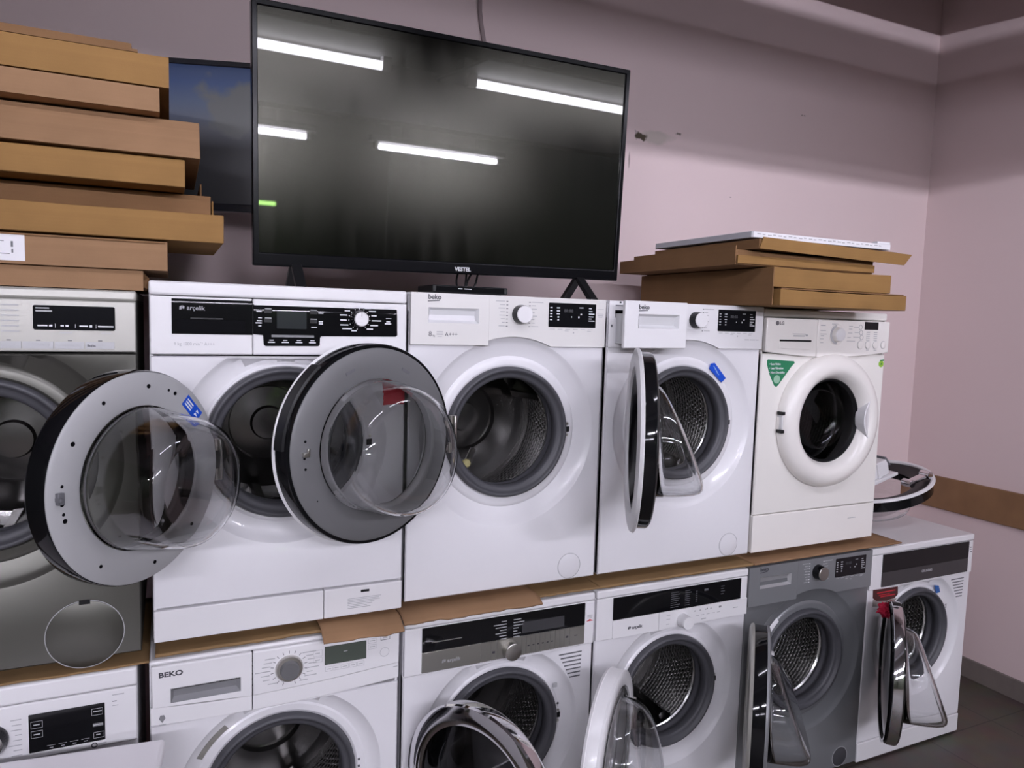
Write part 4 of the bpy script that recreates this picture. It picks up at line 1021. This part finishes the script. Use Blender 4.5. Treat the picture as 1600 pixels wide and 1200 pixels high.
# smaller television on the wall behind
def television_small():
    t = thing('television', 'smaller television on the wall behind the carton stack, showing a cloudy sky', 'television', (.872, .388, 1.955), rotz=math.radians(162+180))
    W, H = .73, .425       # local x runs left (negative) from the right end
    frame_with_hole(-W, 0, 0, H, -W+.014, .022, -.014, H-.016, -.003, .025).done('bezel', mat('bezel_dark', (.012, .013, .018), .2, coat=.4), t, bevel=.003)
    ma = bpy.data.materials.new('sky_picture_screen'); ma.use_nodes = True; nt = ma.node_tree; p = nt.nodes['Principled BSDF']
    p.inputs['Base Color'].default_value = (.012, .012, .014, 1); p.inputs['Roughness'].default_value = .28
    tc = nt.nodes.new('ShaderNodeTexCoord'); sep = nt.nodes.new('ShaderNodeSeparateXYZ'); nt.links.new(tc.outputs['Object'], sep.inputs[0])
    cr = nt.nodes.new('ShaderNodeValToRGB'); el = cr.color_ramp.elements
    mr = nt.nodes.new('ShaderNodeMapRange'); mr.inputs[1].default_value = 0; mr.inputs[2].default_value = H
    nt.links.new(sep.outputs[2], mr.inputs[0]); nt.links.new(mr.outputs[0], cr.inputs[0])
    el[0].position = 0; el[0].color = (.006, .006, .007, 1); el[1].position = 1; el[1].color = (.008, .018, .055, 1)
    for pos, c in ((.42, (.010, .010, .012, 1)), (.55, (.05, .05, .065, 1)), (.72, (.035, .05, .10, 1)), (.85, (.012, .03, .10, 1))):
        e = el.new(pos); e.color = c
    nz = nt.nodes.new('ShaderNodeTexNoise'); nz.inputs['Scale'].default_value = 11; nz.inputs['Detail'].default_value = 4
    nt.links.new(tc.outputs['Object'], nz.inputs['Vector'])
    # cumulus cloud in the right half of the picture
    sub = nt.nodes.new('ShaderNodeVectorMath'); sub.operation = 'SUBTRACT'; sub.inputs[1].default_value = (-.27, 0, .30)
    dv = nt.nodes.new('ShaderNodeVectorMath'); dv.operation = 'DIVIDE'; dv.inputs[1].default_value = (.16, 10, .085)
    ln = nt.nodes.new('ShaderNodeVectorMath'); ln.operation = 'LENGTH'
    nt.links.new(tc.outputs['Object'], sub.inputs[0]); nt.links.new(sub.outputs[0], dv.inputs[0]); nt.links.new(dv.outputs[0], ln.inputs[0])
    s1 = nt.nodes.new('ShaderNodeMath'); s1.operation = 'SUBTRACT'; nt.links.new(nz.outputs['Fac'], s1.inputs[0])
    ml = nt.nodes.new('ShaderNodeMath'); ml.operation = 'MULTIPLY'; ml.inputs[1].default_value = .42; nt.links.new(ln.outputs['Value'], ml.inputs[0]); nt.links.new(ml.outputs[0], s1.inputs[1])
    m2 = nt.nodes.new('ShaderNodeMapRange'); m2.inputs[1].default_value = .10; m2.inputs[2].default_value = .24; nt.links.new(s1.outputs[0], m2.inputs[0])
    mx = nt.nodes.new('ShaderNodeMix'); mx.data_type = 'RGBA'; mx.inputs[7].default_value = (.06, .06, .066, 1)
    nt.links.new(cr.outputs[0], mx.inputs[6]); nt.links.new(m2.outputs[0], mx.inputs[0])
    nt.links.new(mx.outputs[2], p.inputs['Emission Color']); p.inputs['Emission Strength'].default_value = 1.0
    MB().box(-W+.012, -.012, .002, .02, .02, H-.014).done('screen', ma, t, smooth=False)
    MB().box(-W+.02, -.02, .024, .045, .02, H-.02).done('back_shell', BLACKP, t, bevel=.006)
    mb = MB().box(-W*.55, -W*.45, .045, .13, .15, .25)
    mb.done('wall_bracket', BLACKP, t, bevel=.002)
    return t
television_small()

# set-top box and its leads
t = thing('set_top_box', 'flat black set-top box lying under the television', 'set-top box', (1.052, .065, Z2+.8505))
MB().box(0, .225, 0, .13, .003, .023).done('body', BLACKP, t, bevel=.003)
MB().box(.01, .215, -.0008, 0, .006, .020).done('front_window', BLACKG, t)
dashes(t, 'front_print', PRINTW, [(.075, .015, .012, .0022), (.092, .015, .022, .0022)], -.0010)
for k, (fx, fy) in enumerate(((.02, .02), (.205, .02), (.02, .11), (.205, .11))):
    MB().box(fx-.006, fx+.006, fy-.006, fy+.006, 0, .004).done('foot', BLACKP, t)
for k, (x0, x1, lb) in enumerate(((1.178, 1.190, 'leftmost'), (1.203, 1.199, 'second from left'), (1.222, 1.212, 'third from left'), (1.240, 1.226, 'rightmost'))):
    p0, p1 = Vector((x0, .20, 1.80)), Vector((x1, .215, 1.735))
    pts = [p0.lerp(p1, i/8)+Vector((.006*math.sin(PI*i/8)*(1 if k % 2 else -1), .008*math.sin(PI*i/8), 0)) for i in range(9)]
    tag(MB().tube(pts, .0032, 8).done('cable', BLACKP), 'black lead hanging under the television, %s of the four' % lb, 'cable', 'leads behind the set-top box')
# lead on the wall above the television
pts = [(1.405+.012*math.sin(i*.7)+.002*i, WY-.006, 3.48-.045*i) for i in range(22)]
tag(MB().tube(pts, .008, 10).done('cable', mat('dusty_cable', (.33, .26, .265), .7)), 'thin dusty cable running down the wall behind the television', 'cable')

# ------------------------------------------------------------------ cardboard boxes
def carton(label, x0, x1, y0, y1, z0, z1, m_, group, rot=0.0, tilt=0.0, open_end=None, flap=None, wall=.004, jitter=.0015, tape=False, slant=0.0):
    """flat carton; open_end 'r' leaves the right end as an open sleeve with its folded inner flap"""
    cx, cy = (x0+x1)/2, (y0+y1)/2
    t = thing('cardboard_box', label, 'box', (cx, cy, z0), group, rot)
    t.rotation_euler = (0, tilt, rot)
    hx, hy, h = (x1-x0)/2, (y1-y0)/2, z1-z0
    rnd = random.Random(hash(label) % 1000 if False else len(label)*7)
    mb = MB()
    if open_end == 'r':
        # sleeve: bottom, top, front, back, left wall, and an inset end flap
        mb.box(-hx, hx, -hy, hy, 0, wall).box(-hx, hx, -hy, hy, h-wall, h).box(-hx, hx, -hy, -hy+wall, wall, h-wall).box(-hx, hx, hy-wall, hy, wall, h-wall).box(-hx, -hx+wall, -hy+wall, hy-wall, wall, h-wall)
        o = mb.done('carton', m_, t, smooth=False)
        MB().box(hx-.020, hx-.017, -hy+wall, hy-wall, wall, h-wall).done('inner_flap', CB_C, t, smooth=False)
    else:
        # plain carton with slightly bowed panels
        nx = 14
        lo = []; 
        for i in range(nx+1):
            x = -hx+2*hx*i/nx; b = .0025*math.sin(PI*i/nx)*(1+rnd.random()*.5)
            lo.append([mb.bm.verts.new(p) for p in ((x, -hy-b*.3-slant, 0), (x, -hy-b*.6-slant*.5, h*.5), (x, -hy-b*.3, h-b), (x, hy, h-b), (x, hy, 0))])
        for A, B in zip(lo, lo[1:]):
            for q in range(5): mb.bm.faces.new((A[q], A[(q+1) % 5], B[(q+1) % 5], B[q]))
        mb.bm.faces.new(lo[0][::-1]); mb.bm.faces.new(lo[-1])
        o = mb.done('carton', m_, t, bevel=.0015, seg=1, smooth=False)
    if flap:      # (name pts) thin sheet pieces in box coordinates given as x0,x1,y0,y1,z0,z1
        for f in flap:
            MB().box(*f).done('flap', m_, t, smooth=False)
    return t, hx, hy, h
GL = 'flat cartons stacked on the steel machine'
LB = [  # label, right x, front y, z0, z1, material, options
 ('lowest flat cardboard box of the left stack, resting on the steel machine', .352, .016, 1.705, 1.750, CB_B, {'open_end': 'r'}),
 ('flat cardboard box with a white paper label, second from bottom of the left stack', .402, .002, 1.751, 1.815, CB_B, {'open_end': 'r'}),
 ('longest light cardboard box of the left stack, above the one with the paper label', .520, -.002, 1.820, 1.884, CB_A, {}),
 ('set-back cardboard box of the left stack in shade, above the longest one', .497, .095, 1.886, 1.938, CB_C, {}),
 ('cardboard box of the left stack with clear tape glints, fifth from bottom', .439, .002, 1.940, 2.001, CB_A, {}),
 ('tallest cardboard box of the left stack, its front flap slanting out', .472, .050, 2.004, 2.096, CB_B, {'slant': .062}),
 ('narrow cardboard box with open end, third from top of the left stack', .388, -.004, 2.098, 2.148, CB_B, {'open_end': 'r'}),
 ('pale cardboard box with open end, second from top of the left stack', .409, -.004, 2.151, 2.216, CB_A, {'open_end': 'r'}),
]
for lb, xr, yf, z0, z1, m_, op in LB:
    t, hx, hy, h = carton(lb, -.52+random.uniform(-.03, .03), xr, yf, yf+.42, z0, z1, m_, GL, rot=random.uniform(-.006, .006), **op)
    if 'with a white paper label' in lb:
        p = MB().box(-.38-.0, -.0, -hy-.0012, -hy, .0, .001)
        p.bm.clear(); xl = .09-(xr-.52)/2
        p.box(xl-.06, xl+.0365, -hy-.0015, -hy-.0004, .006, h-.004)
        o = p.done('paper_label', PAPER, t, smooth=False)
        dashes(o, 'label_print', PRINTD, [(xl+.012, .040, .004, .012), (xl+.013, .026, .003, .008), (xl-.02, .046, .02, .0015), (xl-.02, .020, .03, .0015)], -hy-.0018)
        MB().box(-hx, hx-.004, -hy-.004, -hy-.001, h-.004, h-.001).done('top_flap', CB_C, t, smooth=False)
    if 'longest' in lb:
        MB().box(hx-.018, hx-.014, -.06, .16, h-.001, h+.05).done('raised_flap', m_, t, smooth=False)
    if 'taped' not in lb and 'tape' in lb:
        p = MB().box(-.02, .10, -hy-.0022, -hy-.001, .01, h-.004)
        p.done('clear_tape', mat('clear_tape', (.40, .28, .15), .08, coat=.8), t, smooth=False)
    if 'lowest' in lb:
        mb = MB().tube([(hx-.006, -hy+.02, h-.01), (hx+.004, -hy+.03, h*.6), (hx+.0, -hy+.02, .004)], .008, 7)
        mb.done('torn_edge', CB_C, t)
# loose sheet on top
tag(MB().prism_yz([(-.004, 2.2175), (.40, 2.2175), (.40, 2.2235), (-.004, 2.2235)], -.5, .347).done('cardboard_sheet', CB_C, smooth=False), 'thin brown cardboard sheet lying on top of the left carton stack', 'cardboard', 'loose cardboard sheets')
tag(MB().prism_yz([(.0, 2.2245), (.40, 2.2245), (.40, 2.235), (.0, 2.235)], -.5, .335).done('cardboard_sheet', CB_C, smooth=False), 'thicker cardboard sheet on the very top of the left carton stack', 'cardboard', 'loose cardboard sheets')

GR = 'flat cartons stacked on the right machines'
t, hx, hy, h = carton('lowest flat cardboard box of the right stack, above the cream-white machine', 2.085, 2.640, -.165, .36, 1.7305, 1.780, CB_A, GR, rot=-.01)
t, hx, hy, h = carton('right-stack cardboard box with a wide flap hanging on its left side', 2.063, 2.58, -.150, .530, 1.786, 1.846, CB_A, GR, rot=.0)
MB().box(-hx-.006, -hx-.002, -hy-.004, hy, -.055, h-.002).done('side_flap', CB_C, t, smooth=False)
mb = MB().box(-hx+.03, hx+.06, -hy-.004, -hy+.1, -.005, -.0015); mb.done('bottom_flap', CB_C, t, smooth=False)
t, hx, hy, h = carton('shallow open cardboard tray, third from bottom of the right stack', 1.947, 2.525, -.120, .52, 1.848, 1.893, CB_C, GR, rot=-.012)
MB().box(-hx+.0, hx-.002, -hy-.008, -hy-.003, .004, h*.62).done('front_strip', CB_A, t, smooth=False)
MB().box(-hx-.004, -hx, -hy, hy-.1, .0, h+.012).done('side_flap', CB_C, t, smooth=False)
t = thing('cardboard_box', 'wide flat cardboard sleeve with slanted front under the white board', 'box', (1.992, -.16, 1.8955), GR)
mb = MB(); 
pr = [(0, .0), (.0, .031), (.60, .016), (.57, -.012), (.20, -.006)]
a = [(0.0, 0.0, .000), (.632, .0, -.014), (.662, -.004, .022), (.010, -.004, .034)]
V = [mb.bm.verts.new(p) for p in a]; V2 = [mb.bm.verts.new((p[0]-.0, p[1]+.004, p[2])) for p in a]
mb.bm.faces.new(V); mb.bm.faces.new(V2[::-1])
for k in range(4): mb.bm.faces.new((V[k], V[(k+1) % 4], V2[(k+1) % 4], V2[k]))
mb.done('front_flap', CB_A, t, smooth=False)
mb = MB(); c8 = [(0, .004, 0), (.60, .004, 0), (.60, .52, 0), (-.0, .52, 0), (.0, .004, .029), (.60, .004, .026), (.60, .52, .028), (.0, .52, .028)]
V = [mb.bm.verts.new(p) for p in c8]
for f in ((0,3,2,1),(4,5,6,7),(0,1,5,4),(1,2,6,5),(2,3,7,6),(3,0,4,7)): mb.bm.faces.new([V[i] for i in f])
mb.done('carton', CB_C, t, smooth=False)
t = thing('packing_board', 'white packing board with printed edge on top of the right stack', 'board', (1.985, -.13, 1.9300))
MB().box(0, .60, 0, .48, 0, .019).done('board', mat('grey_white_foil', (.50, .50, .53), .45), t, bevel=.002)
o = MB().box(.004, .60, -.003, -.0003, .001, .018).done('printed_edge', PAPER, t, smooth=False)
dashes(o, 'edge_print', PRINTG, [(.02+.021*k, .012-(k % 3)*.001, .014-.004*(k % 2), .003) for k in range(26)], -.0034)
MB().box(.54, .60, -.001, .02, .019, .026).done('torn_corner', PAPER, t, smooth=False)

# ------------------------------------------------------------------ cardboard between the rows
def sheet(label, x0, x1, y0, y1, z, m_, wav=.0012, droop=0.0, front=None, thick=.0035, group='cardboard sheets between the rows', seed=1, roll=None):
    """wavy sheet lying on the lower machines; droop bends the front edge down over the machine below"""
    mb = MB(); nx, ny = 40, 14; rnd = random.Random(seed); G = []
    for i in range(nx+1):
        row = []
        for j in range(ny+1):
            x = x0+(x1-x0)*i/nx
            edge = .004*noise.noise(Vector((x*14, seed, 0)))+.003*noise.noise(Vector((x*45, seed+3, 0)))
            yf = y0+edge
            y = yf+(y1-yf)*(j/ny)**1.6
            zz = z+wav*noise.noise(Vector((x*9, y*9, seed)))*(1 if y < -.004 else .15)
            if y < -.012 and droop: zz -= droop*((-.012-y)/max(.001, -.012-y0))**1.3
            row.append(mb.bm.verts.new((x, y, zz)))
        G.append(row)
    for A, B in zip(G, G[1:]):
        for j in range(ny): mb.bm.faces.new((A[j], B[j], B[j+1], A[j+1]))
    o = mb.done('cardboard_sheet', m_, angle=60)
    s = o.modifiers.new('thick', 'SOLIDIFY'); s.thickness = thick; s.offset = 0
    return tag(o, label, 'cardboard', group)
CS = cardboard('cardboard_sheet_tan', (0.26, 0.162, 0.076))
sheet('cardboard sheet squeezed under the steel machine', -.30, .352, -.018, .40, .8490, CS, seed=2, thick=.004)
sheet('cardboard sheet under the black-panel machine', .365, .78, -.016, .40, .860, CS, seed=5, thick=.007)
o = sheet('cardboard flap folded down over the greenish display of the lower machine', .742, .950, -.068, .30, .872, CB_B, droop=.024, seed=7, thick=.004)
sheet('rolled cardboard edge over the metal-panel machine', .955, 1.365, -.045, .38, .868, CB_B, droop=.014, seed=9, thick=.006)
sheet('dark cardboard strip right of the rolled edge', 1.372, 1.578, -.012, .38, .862, CS, seed=11, thick=.005)
sheet('long cardboard sheet under the machine with the pulled drawer', 1.580, 2.185, -.012, .40, .862, CS, seed=13, thick=.007)
o = sheet('cardboard sheet with a corner sticking out below the closed-door machine', 2.187, 2.915, -.016, .34, .8625, CB_B, seed=17, thick=.005)

# ------------------------------------------------------------------ things on the right end machine
t = thing('detached_door', 'removed porthole door lying glass-down on the right end machine', 'door', (3.170, .30, .880))
t.rotation_euler = (0, math.radians(-15), 0)
def flat_lathe(prof, name, m_, parent, n=80, z=0):
    o = MB().lathe([(r, -zz) for r, zz in prof], 0, 0, n, closed=True).done(name, m_, parent, angle=40); o.rotation_euler = (PI/2, 0, 0); return o
# after the quarter turn the lathe's -y becomes up
def up_lathe(prof, name, m_, parent, closed=True, n=80, loc=(0, 0, 0), angle=40):
    mb = MB(); rings = []
    for r, z in prof: rings.append([mb.bm.verts.new((r*math.cos(2*PI*k/n), r*math.sin(2*PI*k/n), z)) for k in range(n)] if r > 1e-6 else [mb.bm.verts.new((0, 0, z))])
    pr = list(zip(rings, rings[1:]))+([(rings[-1], rings[0])] if closed else [])
    for A, B in pr:
        for k in range(n):
            k2 = (k+1) % n
            if len(A) == 1: mb.bm.faces.new((A[0], B[k], B[k2]))
            elif len(B) == 1: mb.bm.faces.new((A[k], B[0], A[k2]))
            else: mb.bm.faces.new((A[k], B[k], B[k2], A[k2]))
    return mb.done(name, m_, parent, loc, angle=angle)
b = up_lathe([(.155, .105), (.150, .09), (.143, .06), (.137, .03), (.128, .014), (.11, .006), (.06, .003), (0, .003)], 'glass_bowl', GLASS, t, closed=False)
s = b.modifiers.new('wall', 'SOLIDIFY'); s.thickness = .005
up_lathe([(.150, .100), (.218, .094), (.226, .100), (.228, .138), (.222, .143), (.150, .120)], 'rim', BLACKG, t)
up_lathe([(.218, .140), (.226, .138), (.236, .144), (.234, .150), (.226, .154), (.218, .150)], 'outer_ring', WPLAST, t)
up_lathe([(.152, .124), (.219, .139), (.219, .143), (.152, .128)], 'inner_cone', BLACKP, t)
mb = MB().box(.015, .135, -.165, -.143, .150, .164).box(.035, .115, -.171, -.139, .156, .168)
mb.tube([(.020, -.177, .163), (.020, -.133, .163)], .016, 18).tube([(.130, -.177, .163), (.130, -.133, .163)], .016, 18)
mb.done('hinge', CHROME, t, bevel=.002)
t2 = thing('plastic_housing', 'white plastic housing with a dark cap lying on the removed door', 'appliance part', (3.105, .27, 1.036))
t2.rotation_euler = (0, math.radians(-15), 0)
MB().prism([(-.10, 0), (.085, 0), (.085, .012), (-.10, .016)], -.05, .06).done('base_plate', WPLAST, t2, bevel=.003)
MB().prism([(-.085, .014), (.050, .014), (.052, .055), (.040, .082), (-.02, .078), (-.085, .074)], -.035, .04).done('body', WPLAST, t2, bevel=.004)
MB().prism([(-.02, .014), (.0, .014), (.0, .074), (-.02, .078)], -.041, -.034).done('rib', WPLAST, t2, bevel=.003)
MB().prism([(.046, .052), (.072, .044), (.050, .088), (.040, .090)], -.03, .03).done('spring_clip', PRINTD, t2, bevel=.002)
MB().lathe([(0, -.03), (.016, -.03), (.019, -.02), (.019, .02), (0, .02)], -.062, .095, 28).done('cap', BLACKP, t2)
# red ribbon
def ribbon(label, loc, s):
    bm = bmesh.new(); bmesh.ops.create_icosphere(bm, subdivisions=4, radius=1)
    for v in bm.verts:
        d = v.co.normalized(); f = 1+.45*noise.noise(d*2.3)+.30*noise.noise(d*5.1+Vector((3, 1, 2)))
        v.co = Vector((d.x*f*s[0], d.y*f*s[1], d.z*f*s[2]))
    for k, (dx, dz) in enumerate(((.7, -.9), (.2, -.3))):
        pass
    mb = MB(); mb.bm.free(); mb.bm = bm
    mb.box(s[0]*.3, s[0]*.75, -s[1]*.5, s[1]*.2, -s[2]*1.7, -s[2]*.4)
    o = mb.done('red_ribbon', CLOTH, None, loc, angle=70)
    return tag(o, label, 'ribbon')
ribbon('crumpled red ribbon beside the top of the chrome-rimmed open door on the right', (2.798, -.064, .635), (.030, .026, .026))

# white appliance in the near left corner
WHITER = mat('bright_white_enamel', (0.88, 0.85, 0.88), 0.35, coat=.2, var=.01)
t = thing('white_appliance', 'top corner of a white appliance standing before the lower left machine', 'appliance', (.105, -.36, 0), rotz=math.radians(-6))
MB().box(-.52, .245, -.26, .245, .02, .69).done('cabinet', WHITE, t, bevel=.006)
MB().box(-.53, .255, -.27, .255, .69, .722).done('lid', WHITER, t, bevel=.008, seg=3)
for fx in (-.48, .2):
    for fy in (-.22, .2): MB().box(fx-.02, fx+.02, fy-.02, fy+.02, 0, .02).done('foot', BLACKP, t)
# white block on the floor at the bottom edge of the picture
t = MB().prism([(-.03, 0), (.03, 0), (.03, .06), (-.03, .06)], -.03, .03).done('foam_block', PAPER, None, (2.645, -.185, 0), bevel=.004)
t.rotation_euler = (0, 0, .4)
tag(t, 'small white foam block on the floor before the chrome open door', 'packing foam')
